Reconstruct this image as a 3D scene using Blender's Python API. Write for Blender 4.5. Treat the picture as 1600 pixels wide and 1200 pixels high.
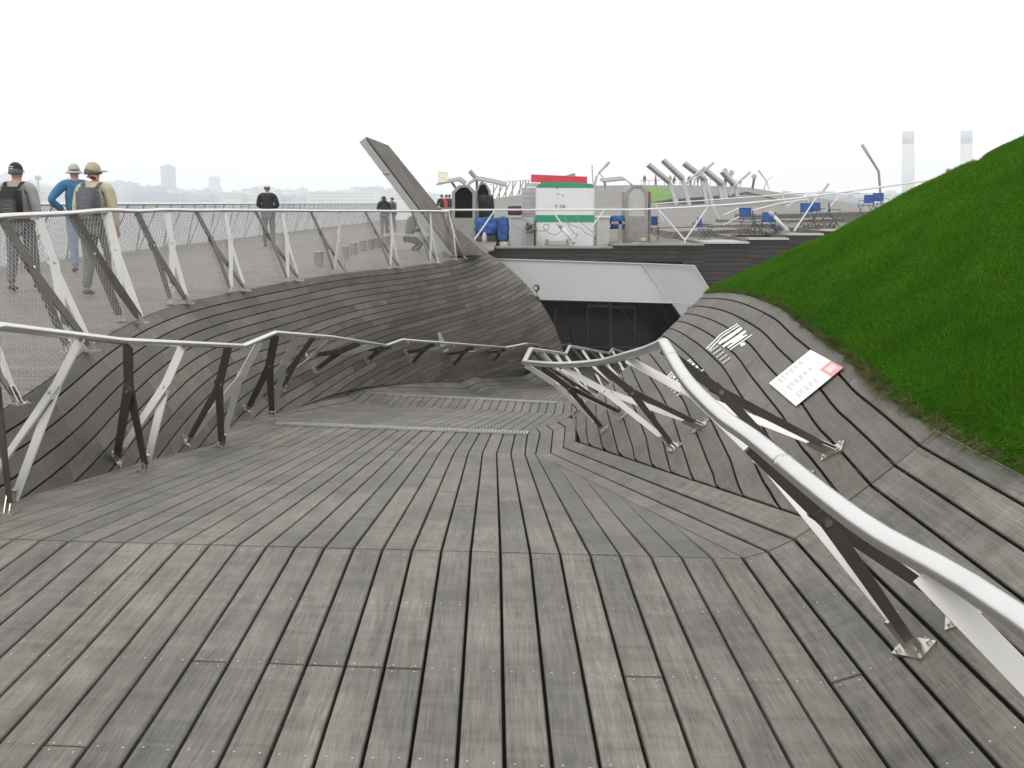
import bpy, bmesh, math, random
import numpy as np
from mathutils import Vector as V, Matrix
from mathutils.bvhtree import BVHTree
random.seed(7)
SC = bpy.context.scene
COL = SC.collection
for o in list(bpy.data.objects): bpy.data.objects.remove(o)

# ------------------------------------------------------------------ camera, sky, sun, exposure
F = 1556.0
TH = math.atan((600 - 317) / F)
EYE = V((0, 0, 1.6))
FWD = V((0, math.cos(TH), -math.sin(TH))); UPV = V((0, math.sin(TH), math.cos(TH))); RGT = V((1, 0, 0))
cam = bpy.data.cameras.new('camera'); camo = bpy.data.objects.new('camera', cam); COL.objects.link(camo)
camo.location = EYE; camo.rotation_euler = (math.pi / 2 - TH, 0, 0)
cam.sensor_width = 36; cam.lens = F / 1600 * 36; cam.clip_start = .05; cam.clip_end = 9000
SC.camera = camo
SUN_EL, SUN_ROT = math.radians(48), math.radians(215)
world = bpy.data.worlds.new('World'); SC.world = world; world.use_nodes = True
wn, wl = world.node_tree.nodes, world.node_tree.links
bg = wn['Background']
sky = wn.new('ShaderNodeTexSky'); sky.sky_type = 'NISHITA'; sky.sun_disc = False
sky.sun_elevation = SUN_EL; sky.sun_rotation = SUN_ROT; sky.dust_density = 5; sky.air_density = 1.0
hs = wn.new('ShaderNodeHueSaturation'); hs.inputs['Saturation'].default_value = .12
mixc = wn.new('ShaderNodeMix'); mixc.data_type = 'RGBA'; mixc.inputs[0].default_value = .8
mixc.inputs[7].default_value = (11.55, 11.48, 11.38, 1)      # the even overcast layer
wl.new(sky.outputs[0], hs.inputs['Color']); wl.new(hs.outputs[0], mixc.inputs[6])
wl.new(mixc.outputs[2], bg.inputs['Color']); bg.inputs['Strength'].default_value = .148
sun = bpy.data.lights.new('sun', 'SUN'); sun.energy = .6; sun.angle = math.radians(30); sun.color = (1, .97, .93)
suno = bpy.data.objects.new('sun', sun); COL.objects.link(suno)
sd = V((math.sin(SUN_ROT) * math.cos(SUN_EL), math.cos(SUN_ROT) * math.cos(SUN_EL), math.sin(SUN_EL)))
suno.rotation_euler = (-sd).to_track_quat('-Z', 'Y').to_euler()
vs = SC.view_settings; vs.view_transform = 'Standard'; vs.look = 'None'; vs.exposure = 0; vs.gamma = 1
vs.use_curve_mapping = False
SC.cycles.max_bounces = 6; SC.cycles.volume_bounces = 2; SC.cycles.use_denoising = True

# ------------------------------------------------------------------ helpers
def ray(px, py): return FWD + RGT * ((px - 800) / F) + UPV * ((600 - py) / F)
def P(px, py, Z): return EYE + ray(px, py) * Z
def onz(px, py, z):
    d = ray(px, py); return EYE + d * ((z - EYE.z) / d.z)
def lerp(a, b, t): return a + (b - a) * t
def polyat(pts, t):
    """pts: list of (key, Vector) with growing keys"""
    if t <= pts[0][0]:
        a, b = pts[0], pts[1]
    elif t >= pts[-1][0]:
        a, b = pts[-2], pts[-1]
    else:
        for a, b in zip(pts, pts[1:]):
            if a[0] <= t <= b[0]: break
    return lerp(a[1], b[1], (t - a[0]) / (b[0] - a[0]))
def smooth(pts, n):
    """Catmull-Rom through Vectors, n samples a span"""
    out = []
    q = [pts[0] * 2 - pts[1]] + list(pts) + [pts[-1] * 2 - pts[-2]]
    for i in range(1, len(q) - 2):
        for k in range(n):
            t = k / n; a, b, c, d = q[i - 1:i + 3]
            out.append(.5 * ((2 * b) + (c - a) * t + (2 * a - 5 * b + 4 * c - d) * t * t + (3 * b - a - 3 * c + d) * t ** 3))
    out.append(q[-2].copy()); return out

class MB:
    def __init__(s): s.v = []; s.f = []; s.m = []; s.mi = 0
    def add(s, vs, fs):
        o = len(s.v); s.v += [V(p) for p in vs]
        for f in fs: s.f.append(tuple(i + o for i in f)); s.m.append(s.mi)
        return s
    def hexa(s, p): return s.add(p, [(3, 2, 1, 0), (4, 5, 6, 7), (0, 1, 5, 4), (1, 2, 6, 5), (2, 3, 7, 6), (3, 0, 4, 7)])
    def box(s, c, d, R=None):
        c = V(c); R = R or Matrix.Identity(3)
        return s.hexa([c + R @ V((x * d[0] / 2, y * d[1] / 2, z * d[2] / 2)) for z in (-1, 1) for x, y in ((-1, -1), (1, -1), (1, 1), (-1, 1))])
    def bar(s, a, b, wd, w0, w1, t, off=0):
        a, b = V(a), V(b); ax = (b - a).normalized(); n = ax.cross(V(wd)).normalized(); w = n.cross(ax).normalized()
        r = []
        for p, ww in ((a, w0), (b, w1)):
            for x, y in ((-1, -1), (1, -1), (1, 1), (-1, 1)): r.append(p + w * (x * ww / 2) + n * (y * t / 2 + off))
        return s.hexa(r)
    def tube(s, pts, r, k=8, cap=True, sq=1.0):
        pts = [V(p) for p in pts]; rr = r if isinstance(r, (list, tuple)) else [r] * len(pts)
        vs = []
        for i, p in enumerate(pts):
            d = (pts[min(i + 1, len(pts) - 1)] - pts[max(i - 1, 0)]).normalized()
            ref = V((0, 0, 1)) if abs(d.z) < .95 else V((1, 0, 0))
            x = d.cross(ref).normalized(); y = x.cross(d)
            for j in range(k):
                a = 2 * math.pi * j / k; vs.append(p + x * (rr[i] * math.cos(a)) + y * (rr[i] * sq * math.sin(a)))
        fs = [(i * k + j, i * k + (j + 1) % k, (i + 1) * k + (j + 1) % k, (i + 1) * k + j) for i in range(len(pts) - 1) for j in range(k)]
        if cap: fs += [tuple(range(k))[::-1], tuple(range((len(pts) - 1) * k, len(pts) * k))]
        return s.add(vs, fs)
    def prism(s, poly, ext):
        n = len(poly); poly = [V(p) for p in poly]; ext = V(ext)
        return s.add(poly + [p + ext for p in poly], [tuple(range(n)), tuple(range(2 * n - 1, n - 1, -1))] +
                     [(i, i + n, (i + 1) % n + n, (i + 1) % n) for i in range(n)])
    def lathe(s, c, prof, k=16, ax=(0, 0, 1)):
        c = V(c); R = V((0, 0, 1)).rotation_difference(V(ax)).to_matrix(); n = len(prof)
        vs = [c + R @ V((r * math.cos(2 * math.pi * j / k), r * math.sin(2 * math.pi * j / k), z)) for r, z in prof for j in range(k)]
        fs = [(i * k + j, i * k + (j + 1) % k, (i + 1) * k + (j + 1) % k, (i + 1) * k + j) for i in range(n - 1) for j in range(k)]
        fs += [tuple(range(k))[::-1], tuple(range((n - 1) * k, n * k))]
        return s.add(vs, fs)
    def build(s, name, mat, parent=None, smooth=False, kind=None, label=None, local=False, bevel=0):
        off = V((0, 0, 0))
        if parent is not None and not local:
            r = parent
            while r is not None: off += V(r.location); r = r.parent
        me = bpy.data.meshes.new(name)
        me.from_pydata([tuple(p - off) for p in s.v], [], s.f)
        mats = mat if isinstance(mat, (list, tuple)) else [mat]
        for m in mats: me.materials.append(m)
        if len(mats) > 1: me.polygons.foreach_set('material_index', s.m)
        bm = bmesh.new(); bm.from_mesh(me); bmesh.ops.recalc_face_normals(bm, faces=bm.faces)
        if bevel: bmesh.ops.bevel(bm, geom=bm.edges[:], offset=bevel, segments=2, affect='EDGES', clamp_overlap=True)
        bm.to_mesh(me); bm.free()
        if smooth: me.shade_smooth()
        ob = bpy.data.objects.new(name, me); COL.objects.link(ob)
        if parent is not None: ob.parent = parent
        if kind: ob['kind'] = kind
        if label: ob['label'] = label
        return ob
def tag(o, label, cat, group=None):
    o['label'] = label; o['category'] = cat
    if group: o['group'] = group
    return o
def thing(name, label, cat, loc=(0, 0, 0), group=None, rz=0):
    o = bpy.data.objects.new(name, None); COL.objects.link(o); o.location = loc; o.rotation_euler = (0, 0, rz)
    o.empty_display_size = .1
    return tag(o, label, cat, group)
def copy_tree(o, parent=None):
    c = o.copy(); COL.objects.link(c)
    if parent is not None: c.parent = parent
    for ch in list(o.children): copy_tree(ch, c)
    return c

# ------------------------------------------------------------------ materials
def mat(name, col, rough=.6, metal=0, var=.12, scale=6, bump=0.0, spec=.5, coat=0):
    m = bpy.data.materials.new(name); m.use_nodes = True; nt = m.node_tree; b = nt.nodes['Principled BSDF']
    b.inputs['Roughness'].default_value = rough; b.inputs['Metallic'].default_value = metal
    b.inputs['Specular IOR Level'].default_value = spec
    tc = nt.nodes.new('ShaderNodeTexCoord'); no = nt.nodes.new('ShaderNodeTexNoise')
    no.inputs['Scale'].default_value = scale; no.inputs['Detail'].default_value = 5
    nt.links.new(tc.outputs['Object'], no.inputs['Vector'])
    r = nt.nodes.new('ShaderNodeValToRGB')
    r.color_ramp.elements[0].position = .3; r.color_ramp.elements[1].position = .7
    r.color_ramp.elements[0].color = (*[c * (1 - var) for c in col], 1); r.color_ramp.elements[1].color = (*[min(1, c * (1 + var)) for c in col], 1)
    nt.links.new(no.outputs['Fac'], r.inputs['Fac']); nt.links.new(r.outputs['Color'], b.inputs['Base Color'])
    if bump:
        bp = nt.nodes.new('ShaderNodeBump'); bp.inputs['Strength'].default_value = bump; bp.inputs['Distance'].default_value = .01
        nt.links.new(no.outputs['Fac'], bp.inputs['Height']); nt.links.new(bp.outputs['Normal'], b.inputs['Normal'])
    return m
def wood(name, lo, hi, tone=.14, rough=.62, stain=.42, moss=.35, crossg=.95, spec=.42):
    """weathered hardwood board: UV u runs along the board in metres"""
    m = bpy.data.materials.new(name); m.use_nodes = True; nt = m.node_tree; N = nt.nodes.new; L = nt.links.new
    b = nt.nodes['Principled BSDF']; b.inputs['Roughness'].default_value = rough; b.inputs['Specular IOR Level'].default_value = spec
    uv = N('ShaderNodeUVMap'); oi = N('ShaderNodeObjectInfo'); geo = N('ShaderNodeNewGeometry')
    def noise(sx, sy, sc, det, dist=0, rg=.55):
        mp = N('ShaderNodeMapping'); mp.inputs['Scale'].default_value = (sx, sy, 1); L(uv.outputs[0], mp.inputs['Vector'])
        n = N('ShaderNodeTexNoise'); n.inputs['Scale'].default_value = sc; n.inputs['Detail'].default_value = det
        n.inputs['Distortion'].default_value = dist; n.inputs['Roughness'].default_value = rg
        L(mp.outputs[0], n.inputs['Vector']); return n
    def math_(op, a, c=None, cl=False):
        q = N('ShaderNodeMath'); q.operation = op; q.use_clamp = cl
        for i, x in enumerate((a, c)):
            if x is None: continue
            if isinstance(x, (int, float)): q.inputs[i].default_value = x
            else: L(x, q.inputs[i])
        return q.outputs[0]
    grain = noise(2.2, 55, 3.0, 6, .6)
    fine = noise(9, 230, 3.0, 3)
    # cathedral figure: rings of a slowly bending field
    fld = noise(.55, 5.5, 1.0, 2, .4)
    ring = math_('SINE', math_('MULTIPLY', fld.outputs['Fac'], 85))
    blot = noise(1.4, 6, 1.3, 4)
    a = math_('MULTIPLY', math_('SUBTRACT', grain.outputs['Fac'], .5), 1.5)
    a = math_('ADD', a, math_('MULTIPLY', math_('SUBTRACT', fine.outputs['Fac'], .5), .75))
    a = math_('ADD', a, math_('MULTIPLY', ring, .085))
    a = math_('ADD', a, math_('MULTIPLY', math_('SUBTRACT', blot.outputs['Fac'], .5), .85))
    mid = noise(1.1, 17, 2.0, 5, 1.2)
    a = math_('ADD', a, math_('MULTIPLY', math_('SUBTRACT', mid.outputs['Fac'], .5), .8))
    cross = noise(16, 1.6, 1.0, 4, .8)
    a = math_('ADD', a, math_('MULTIPLY', math_('SUBTRACT', cross.outputs['Fac'], .5), crossg))
    a = math_('ADD', a, .5, True)
    r = N('ShaderNodeValToRGB'); L(a, r.inputs['Fac'])
    r.color_ramp.elements[0].color = (*lo, 1); r.color_ramp.elements[1].color = (*hi, 1)
    # each board its own tone
    rnd = math_('FRACT', math_('ADD', oi.outputs['Random'], geo.outputs['Random Per Island']))
    tn = math_('ADD', math_('MULTIPLY', math_('SUBTRACT', rnd, .5), 2 * tone), 1)
    # stains with a shape of their own, in place
    tc = N('ShaderNodeTexCoord'); st = N('ShaderNodeTexNoise'); st.inputs['Scale'].default_value = 1.2; st.inputs['Detail'].default_value = 6
    st.inputs['Roughness'].default_value = .65
    L(tc.outputs['Object'], st.inputs['Vector'])
    sm = N('ShaderNodeMapRange'); sm.inputs[1].default_value = .42; sm.inputs[2].default_value = .72; sm.inputs[3].default_value = 1; sm.inputs[4].default_value = 1 - stain
    L(st.outputs['Fac'], sm.inputs[0])
    tn = math_('MULTIPLY', tn, sm.outputs[0])
    mx = N('ShaderNodeMix'); mx.data_type = 'RGBA'; mx.blend_type = 'MULTIPLY'; mx.inputs[0].default_value = 1
    L(r.outputs['Color'], mx.inputs[6]); cmb = N('ShaderNodeCombineColor')
    for i in range(3): L(tn, cmb.inputs[i])
    L(cmb.outputs[0], mx.inputs[7])
    # slight warm / cool drift between boards
    h = N('ShaderNodeHueSaturation'); h.inputs['Hue'].default_value = .5
    L(math_('ADD', math_('MULTIPLY', rnd, .3), .85), h.inputs['Saturation']); L(mx.outputs[2], h.inputs['Color'])
    ms = N('ShaderNodeTexNoise'); ms.inputs['Scale'].default_value = 1.7; ms.inputs['Detail'].default_value = 7; ms.inputs['Roughness'].default_value = .7
    L(tc.outputs['Object'], ms.inputs['Vector']); mr = N('ShaderNodeMapRange'); mr.inputs[1].default_value = .56; mr.inputs[2].default_value = .72; mr.inputs[3].default_value = 0; mr.inputs[4].default_value = moss
    L(ms.outputs['Fac'], mr.inputs[0]); mg = N('ShaderNodeMix'); mg.data_type = 'RGBA'; L(mr.outputs[0], mg.inputs[0]); L(h.outputs[0], mg.inputs[6]); mg.inputs[7].default_value = (.075, .078, .05, 1)
    L(mg.outputs[2], b.inputs['Base Color'])
    ro = math_('ADD', math_('MULTIPLY', a, .18), rough - .1); L(ro, b.inputs['Roughness'])
    bp = N('ShaderNodeBump'); bp.inputs['Strength'].default_value = .35; bp.inputs['Distance'].default_value = .002
    L(math_('ADD', grain.outputs['Fac'], math_('MULTIPLY', fine.outputs['Fac'], .5)), bp.inputs['Height']); L(bp.outputs[0], b.inputs['Normal'])
    return m
def wire_mat(): return mat('wire_steel', (.31, .30, .28), .55, .3)
M = dict(
    wood=wood('weathered_decking', (.070, .066, .056), (.224, .212, .184)),
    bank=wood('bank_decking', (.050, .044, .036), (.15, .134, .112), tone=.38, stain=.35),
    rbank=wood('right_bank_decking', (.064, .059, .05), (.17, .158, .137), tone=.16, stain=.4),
    pale=wood('walkway_decking', (.12, .112, .098), (.245, .228, .203), tone=.12, stain=.25, rough=.6, spec=.22),
    beam=wood('beam_cladding', (.07, .06, .049), (.185, .163, .135), tone=.15, stain=.4),
    terr=wood('terrace_decking', (.09, .083, .072), (.2, .186, .163), tone=.15, stain=.35, spec=.2),
    dark=wood('fascia_boards', (.018, .016, .0145), (.048, .043, .038), tone=.3),
    under=mat('shadowed_substructure', (.03, .028, .026), .9),
    steel=mat('brushed_stainless', (.62, .615, .605), .3, 1, .05, 5),
    plate=mat('satin_stainless_plate', (.47, .46, .44), .4, .6, .05, 3),
    shaded_plate=mat('shaded_side_plate', (.085, .076, .066), .45, .35, .15, 5),  # darker copy of the plate: shade on downward facing braces put into the colour
    beamface=mat('beam_face_brown', (.11, .098, .085), .7, 0, .2, 2),
    bolt=mat('bolt_steel', (.5, .48, .44), .35, 1),
    wire=wire_mat(),
    zinc=mat('galvanised_grating', (.55, .55, .54), .45, .8),
    white=mat('white_paint', (.62, .63, .63), .45, 0, .04, 2),
    panel=mat('pale_metal_cladding', (.37, .38, .39), .4, .1, .03, 1.2),
    grey=mat('grey_metal', (.25, .245, .23), .6, .2, .15, 4),
    lgrey=mat('light_grey_paint', (.40, .40, .385), .55, 0, .08, 3),
    dgrey=mat('dark_grey_metal', (.06, .06, .062), .5, .3),
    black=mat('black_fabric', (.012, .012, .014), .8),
    glass=mat('dark_glass', (.006, .008, .008), .15, 0, .1, 1, spec=.12),
    green=mat('green_paint', (.012, .25, .125), .4, 0, .05, 3),
    red=mat('red_sign', (.55, .03, .045), .45, 0, .05, 3),
    blue=mat('blue_canvas', (.012, .075, .26), .75, 0, .4, 7, .6),
    maroon=mat('maroon_canvas', (.06, .012, .022), .8, 0, .3, 12),
    pebble=mat('pale_stone', (.38, .37, .34), .8),
    tan=mat('tan_wood', (.32, .25, .16), .7),
    yellow=mat('yellowed_plastic', (.5, .48, .3), .6),
    moss=mat('planter_leaf', (.05, .09, .025), .8, 0, .4, 20),
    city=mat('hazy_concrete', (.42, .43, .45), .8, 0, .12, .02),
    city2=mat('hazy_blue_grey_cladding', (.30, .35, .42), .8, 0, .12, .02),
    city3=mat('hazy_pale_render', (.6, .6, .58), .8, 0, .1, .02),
    tree=mat('far_foliage', (.06, .09, .05), .9, 0, .4, .05),
    signwhite=mat('white_vinyl', (.82, .83, .83), .5, 0, .02, 3),
    signpink=mat('faded_red_vinyl', (.66, .27, .29), .5, 0, .06, 8),
    ink=mat('grey_print', (.42, .42, .42), .6),
    black_ink=mat('dark_print', (.10, .10, .11), .6),
    cream=mat('cream_paper', (.75, .68, .55), .7),
    skin=mat('skin', (.42, .22, .15), .55, 0, .06, 20),
    hair=mat('grey_hair', (.10, .095, .09), .7, 0, .3, 60),
    darkhair=mat('black_hair', (.012, .01, .01), .5, 0, .3, 60),
    fawn=mat('fawn_jacket', (.42, .38, .27), .85, 0, .14, 9, .9),
    bluejk=mat('blue_jacket', (.03, .13, .25), .8, 0, .2, 9, .9),
    greyjk=mat('grey_jacket', (.28, .27, .27), .85, 0, .14, 9, .9),
    pack=mat('charcoal_pack', (.09, .095, .105), .8, 0, .2, 20, .2),
    jeans=mat('grey_trousers', (.11, .115, .12), .85, 0, .2, 9, .8),
    denim=mat('blue_denim', (.16, .21, .28), .85, 0, .2, 9, .8),
    capk=mat('khaki_cap', (.36, .34, .21), .8, 0, .08, 20),
    hatg=mat('grey_hat', (.36, .36, .32), .85, 0, .08, 20),
    lime=mat('lime_print', (.35, .6, .05), .7),
    capw=mat('pale_cap', (.62, .66, .60), .8),
    rust=mat('rusty_red', (.35, .05, .03), .7),
    rust2=mat('reddish_leaf', (.16, .07, .05), .8, 0, .5, 20),
    plume=mat('person_far_red', (.45, .04, .06), .8),
    darkolive=mat('olive_coat', (.12, .12, .09), .85),
    seawater=mat('sea_water', (.10, .14, .16), .15, 0, .1, .05, .2),
)

# ------------------------------------------------------------------ boards
PW, GAP, THK = .1385, .0125, .03
SURF_V, SURF_F = [], []
def surf_quad(a, b, c, d):
    o = len(SURF_V); SURF_V.extend([tuple(a), tuple(b), tuple(c), tuple(d)]); SURF_F.append((o, o + 1, o + 2)); SURF_F.append((o, o + 2, o + 3))
UP = V((0, 0, 1))
def strip_data(Lp, Rp, up=UP, th=THK, ch=.004):
    n = len(Lp); vs, fs, uvs = [], [], []
    u = 0; u0, v0 = random.uniform(0, 60), random.uniform(0, 60)
    us = []
    jit = random.uniform(-.0012, .0012)
    for i in range(n):
        if i: u += ((Lp[i] + Rp[i]) / 2 - (Lp[i - 1] + Rp[i - 1]) / 2).length
        us.append(u)
        a = (Lp[min(i + 1, n - 1)] + Rp[min(i + 1, n - 1)]) - (Lp[max(i - 1, 0)] + Rp[max(i - 1, 0)])
        j = i
        if (Rp[j] - Lp[j]).length < 1e-4: j = i + 1 if i == 0 else i - 1
        w = Rp[j] - Lp[j]
        nn = w.cross(a).normalized()
        if nn.dot(up) < 0: nn = -nn
        W = (Rp[i] - Lp[i]); wl = W.length; e = W / wl if wl > 1e-5 else W * 0
        c = min(ch, wl * .3)
        top = nn * jit
        prof = [Lp[i] - nn * th, Lp[i] - nn * c + top, Lp[i] + e * c + top, Rp[i] - e * c + top, Rp[i] - nn * c + top, Rp[i] - nn * th]
        vs += prof
        uvs += [(us[i] + u0, v0 + q) for q in (-th, -.001, c, wl - c, wl + .001, wl + th)]
    for i in range(n - 1):
        for k in range(5): fs.append((i * 6 + k, i * 6 + k + 1, (i + 1) * 6 + k + 1, (i + 1) * 6 + k))
    fs.append((0, 5, 4, 3, 2, 1)); o = (n - 1) * 6; fs.append((o, o + 1, o + 2, o + 3, o + 4, o + 5))
    return vs, fs, uvs
def mesh_uv(name, vs, fs, uvs, m):
    me = bpy.data.meshes.new(name); me.from_pydata([tuple(p) for p in vs], [], fs)
    lay = me.uv_layers.new(name='UVMap'); li = np.empty(len(me.loops), np.int32); me.loops.foreach_get('vertex_index', li)
    lay.data.foreach_set('uv', np.array(uvs, np.float32)[li].ravel()); me.materials.append(m); return me
def plank(Lp, Rp, parent, m, gap=GAP, up=UP):
    # close the sides in by half a gap
    L2, R2 = [], []
    for a, b in zip(Lp, Rp):
        w = b - a; l = w.length
        if l > 1e-4:
            g = min(gap / 2, l * .2); e = w / l; L2.append(a + e * g); R2.append(b - e * g)
        else: L2.append(a.copy()); R2.append(b.copy())
    vs, fs, uvs = strip_data(L2, R2, up)
    me = mesh_uv('plank', vs, fs, uvs, m)
    bm = bmesh.new(); bm.from_mesh(me); bmesh.ops.recalc_face_normals(bm, faces=bm.faces); bm.to_mesh(me); bm.free()
    ob = bpy.data.objects.new('plank', me); COL.objects.link(ob); ob.parent = parent
    return ob
def shorten(Lp, Rp, g=.003):
    """pull both ends in a little (butt joint)"""
    for q in (Lp, Rp):
        if len(q) > 1:
            d = q[1] - q[0]
            if d.length > 4 * g: q[0] = q[0] + d.normalized() * g
            d = q[-2] - q[-1]
            if d.length > 4 * g: q[-1] = q[-1] + d.normalized() * g
    return Lp, Rp
def structure(name, mb, m):
    o = mb.build(name, m); o['kind'] = 'structure'; return o
def base_sheet(name, quads, drop=.07, up=UP):
    mb = MB()
    for q in quads:
        n = (q[1] - q[0]).cross(q[3] - q[0]).normalized()
        if n.dot(up) < 0: n = -n
        mb.add([p - n * drop for p in q], [(0, 1, 2, 3)])
        surf_quad(*q)
    return structure(name, mb, M['under'])

# seam of the first fold, columns run along U
U = V(((772 - 800) / F, 1, 0)).normalized()
c0 = onz(782, 842 + 30 / 1150 * 782, 0)
cL = onz(0, 842, 0); cR = onz(1150, 872, 0)
sdir = (cR - cL).normalized(); SW = PW / abs(sdir.dot(V((U.y, -U.x, 0))))
def S(c):
    if c <= 8: return c0 + sdir * SW * c
    px = {9: (1199, 861), 10: (1241, 842), 11: (1281, 815)}
    h = {9: .033, 10: .088, 11: .165}
    return onz(px[c][0], px[c][1], h[c])
NC0 = -25
# near deck
quads = [(S(c) - U * 6, S(c + 1) - U * 6, S(c + 1), S(c)) for c in range(NC0, 11)]
near_deck = base_sheet('near_deck', quads)
scr = MB()
for c in range(NC0, 11):
    a, b = S(c), S(c + 1)
    joints = [0.0] + ([1.21] if random.random() < .3 else [1.79] if random.random() < .4 else [2.95]) + [4.7 if random.random() < .5 else 5.8]
    for s0, s1 in zip(joints, joints[1:]):
        Lp, Rp = [a - U * s1, a - U * s0], [b - U * s1, b - U * s0]
        plank(*shorten(Lp, Rp, .011 if s0 == 0 else .0018), near_deck, M['wood'])
    for s in [.06, .63, 1.20, 1.78, 2.35] + [j_ - .022 for j_ in joints[1:2]] + [j_ + .022 for j_ in joints[1:2]]:
        for t in (.22, .78):
            if any(0 < abs(s - j_) < .015 for j_ in joints[1:2]): continue
            p = lerp(a, b, t) - U * (s + random.uniform(-.006, .006)); n = (b - a).cross(U).normalized()
            scr.lathe(p + n * .0002, [(.0038, 0), (.0038, .0008), (.0028, .0012)], 8, n)
scr.build('screw', M['bolt'], near_deck, kind='stuff')

# floor grid rows
z2 = P(776, 708, 10.0).z
z4 = P(869, 630, 17.0).z
def row(ca, pa, cb, pb): return lambda c: lerp(pa, pb, (c - ca) / (cb - ca))
R2a = row(0, onz(776, 708, z2), -17, onz(411, 697, z2))
R3a = row(2, onz(824, 678, z2), -20, onz(432, 663, z2))
EX = {3: .0, 4: .03, 5: .08, 6: .16, -23: .05, -24: .13, -25: .25}
def R2(c):
    px = {3: (837, 709), 4: (860, 708), 5: (880, 699), 6: (899, 689)}
    return R2a(c) if c < 3 else onz(*px[c], z2 + EX[c])
def R3(c):
    px = {3: (844, 677), 4: (864, 672), 5: (883, 667), 6: (900, 656)}
    return R3a(c) if c < 3 else onz(*px[c], z2 + EX[c])
R5a = row(2, onz(869, 630, z4), -20, onz(605, 617, z4))
hd = ((R5a(-9) - R3a(-9)) * V((1, 1, 0))).normalized()
def R5(c): return R5a(c) + V((0, 0, EX.get(c, 0)))
def R4(c): return R5a(c) - hd * .85 + V((0, 0, EX.get(c, 0)))
def R3b(c):
    px = {3: (836, 667), 4: (853, 664), 5: (871, 659), 6: (887, 651)}
    if c < 3: return lerp(R3(c), R4(c), .07)
    return onz(*px[c], z2 + EX[c] - .04)
z6 = z4 - .9; z8 = z6 - .9
R7a = row(2, V((2.35, 21.8, z6)), -20, V((-.3, 22.8, z6)))
hd2 = ((R7a(-9) - R5a(-9)) * V((1, 1, 0))).normalized()
R9a = row(2, V((3.9, 27.8, z8)), -20, V((1.2, 28.8, z8)))
def up(f, d=V((0, 0, 0))): return lambda c: f(c) + d + V((0, 0, EX.get(c, 0)))
R6, R7, R8, R9 = up(R7a, -hd2 * .85), up(R7a), up(R9a, -hd2 * .85), up(R9a)
R10 = up(R9a, V((2.2, 6.5, 0)))
ROWS = [R2, R3, R3b, R4, R5, R6, R7, R8, R9, R10]
quads = []
for c in range(NC0, 3): quads.append((S(c), S(c + 1), R2(c + 1), R2(c)))
quads.append((S(3), S(8), R2(3), R2(3)))
for k in range(3): quads.append((S(8 + k), S(9 + k), R2(4 + k), R2(3 + k)))
for r0, r1 in zip(ROWS, ROWS[1:]):
    for c in range(NC0, 6): quads.append((r0(c), r0(c + 1), r1(c + 1), r1(c)))
ramp = base_sheet('ramp_deck', quads, .075)
def seg(a0, a1, b0, b1, s0, s1): return [lerp(a0, a1, s0), lerp(a0, a1, s1)], [lerp(b0, b1, s0), lerp(b0, b1, s1)]
def run(a0, a1, b0, b1, joints):
    for s0, s1 in zip(joints, joints[1:]):
        plank(*shorten(*seg(a0, a1, b0, b1, s0, s1), .004), ramp, M['wood'])
for c in range(NC0, 3):
    run(S(c), R2(c), S(c + 1), R2(c + 1), [0, random.uniform(.12, .45), random.uniform(.55, .9), 1] if random.random() < .6 else [0, random.uniform(.25, .7), 1])
for j in range(3, 8):
    ta, tb = (8 - j) / 5, (8 - j - 1) / 5
    a0, b0 = S(j), S(j + 1)
    # target points on the diagonal line S(8) -> R2(3)
    a1, b1 = lerp(S(8), R2(3), 1 - 0 if j == 3 else ta), lerp(S(8), R2(3), tb)
    if tb < .01: b1 = b0 + (a1 - a0) * .02
    Lp, Rp = [a0, a1], [b0, b1]
    plank(*shorten(Lp, Rp, .0025), ramp, M['wood'])
for k in range(3):
    run(S(8 + k), R2(3 + k), S(9 + k), R2(4 + k), [0, random.uniform(.3, .6), 1])
for i, (r0, r1) in enumerate(zip(ROWS, ROWS[1:])):
    for c in range(NC0, 6):
        if i in (2, 4) and c < 3:
            pass
        Lp, Rp = [r0(c), r1(c)], [r1(c), r1(c)]
        js = [0, 1] if i in (0, 1, 3, 5, 7) else [0, random.uniform(.3, .7), 1]
        for s0, s1 in zip(js, js[1:]):
            plank(*shorten(*seg(r0(c), r1(c), r0(c + 1), r1(c + 1), s0, s1), .0025), ramp, M['wood'])

# drains at the two landings
def drain(label, a, b, fw):
    t = thing('drain_grate', label, 'drain', tuple((a + b) / 2)); n = V((0, 0, 1)); d = (b - a).normalized()
    fr = MB()
    for s in (-.045, .045): fr.bar(a + fw * s + n * .008, b + fw * s + n * .008, n, .02, .02, .008)
    fr.build('frame', M['zinc'], t)
    tr = MB(); tr.add([a - fw * .045 + n * .002, b - fw * .045 + n * .002, b + fw * .045 + n * .002, a + fw * .045 + n * .002], [(0, 1, 2, 3)]); tr.build('channel', M['under'], t)
    g = MB(); L_ = (b - a).length; k = int(L_ / .035)
    for i in range(k + 1):
        p = a + d * (L_ * i / k) + n * .01; g.bar(p - fw * .05, p + fw * .05, d, .012, .012, .012)
    g.build('grating', M['zinc'], t, kind='stuff'); return t
fwd1 = ((R3a(-9) - R2a(-9)) * V((1, 1, 0))).normalized()
drain('long grey slotted drain grate across the first landing of the wooden ramp', R3a(-20) + V((0, 0, .004)), R3a(2) + V((0, 0, .004)), fwd1)
drain('narrow drain grate across the second landing, further down the ramp', R5a(-20) + V((0, 0, .004)), R5a(2) + V((0, 0, .004)), hd)

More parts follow.
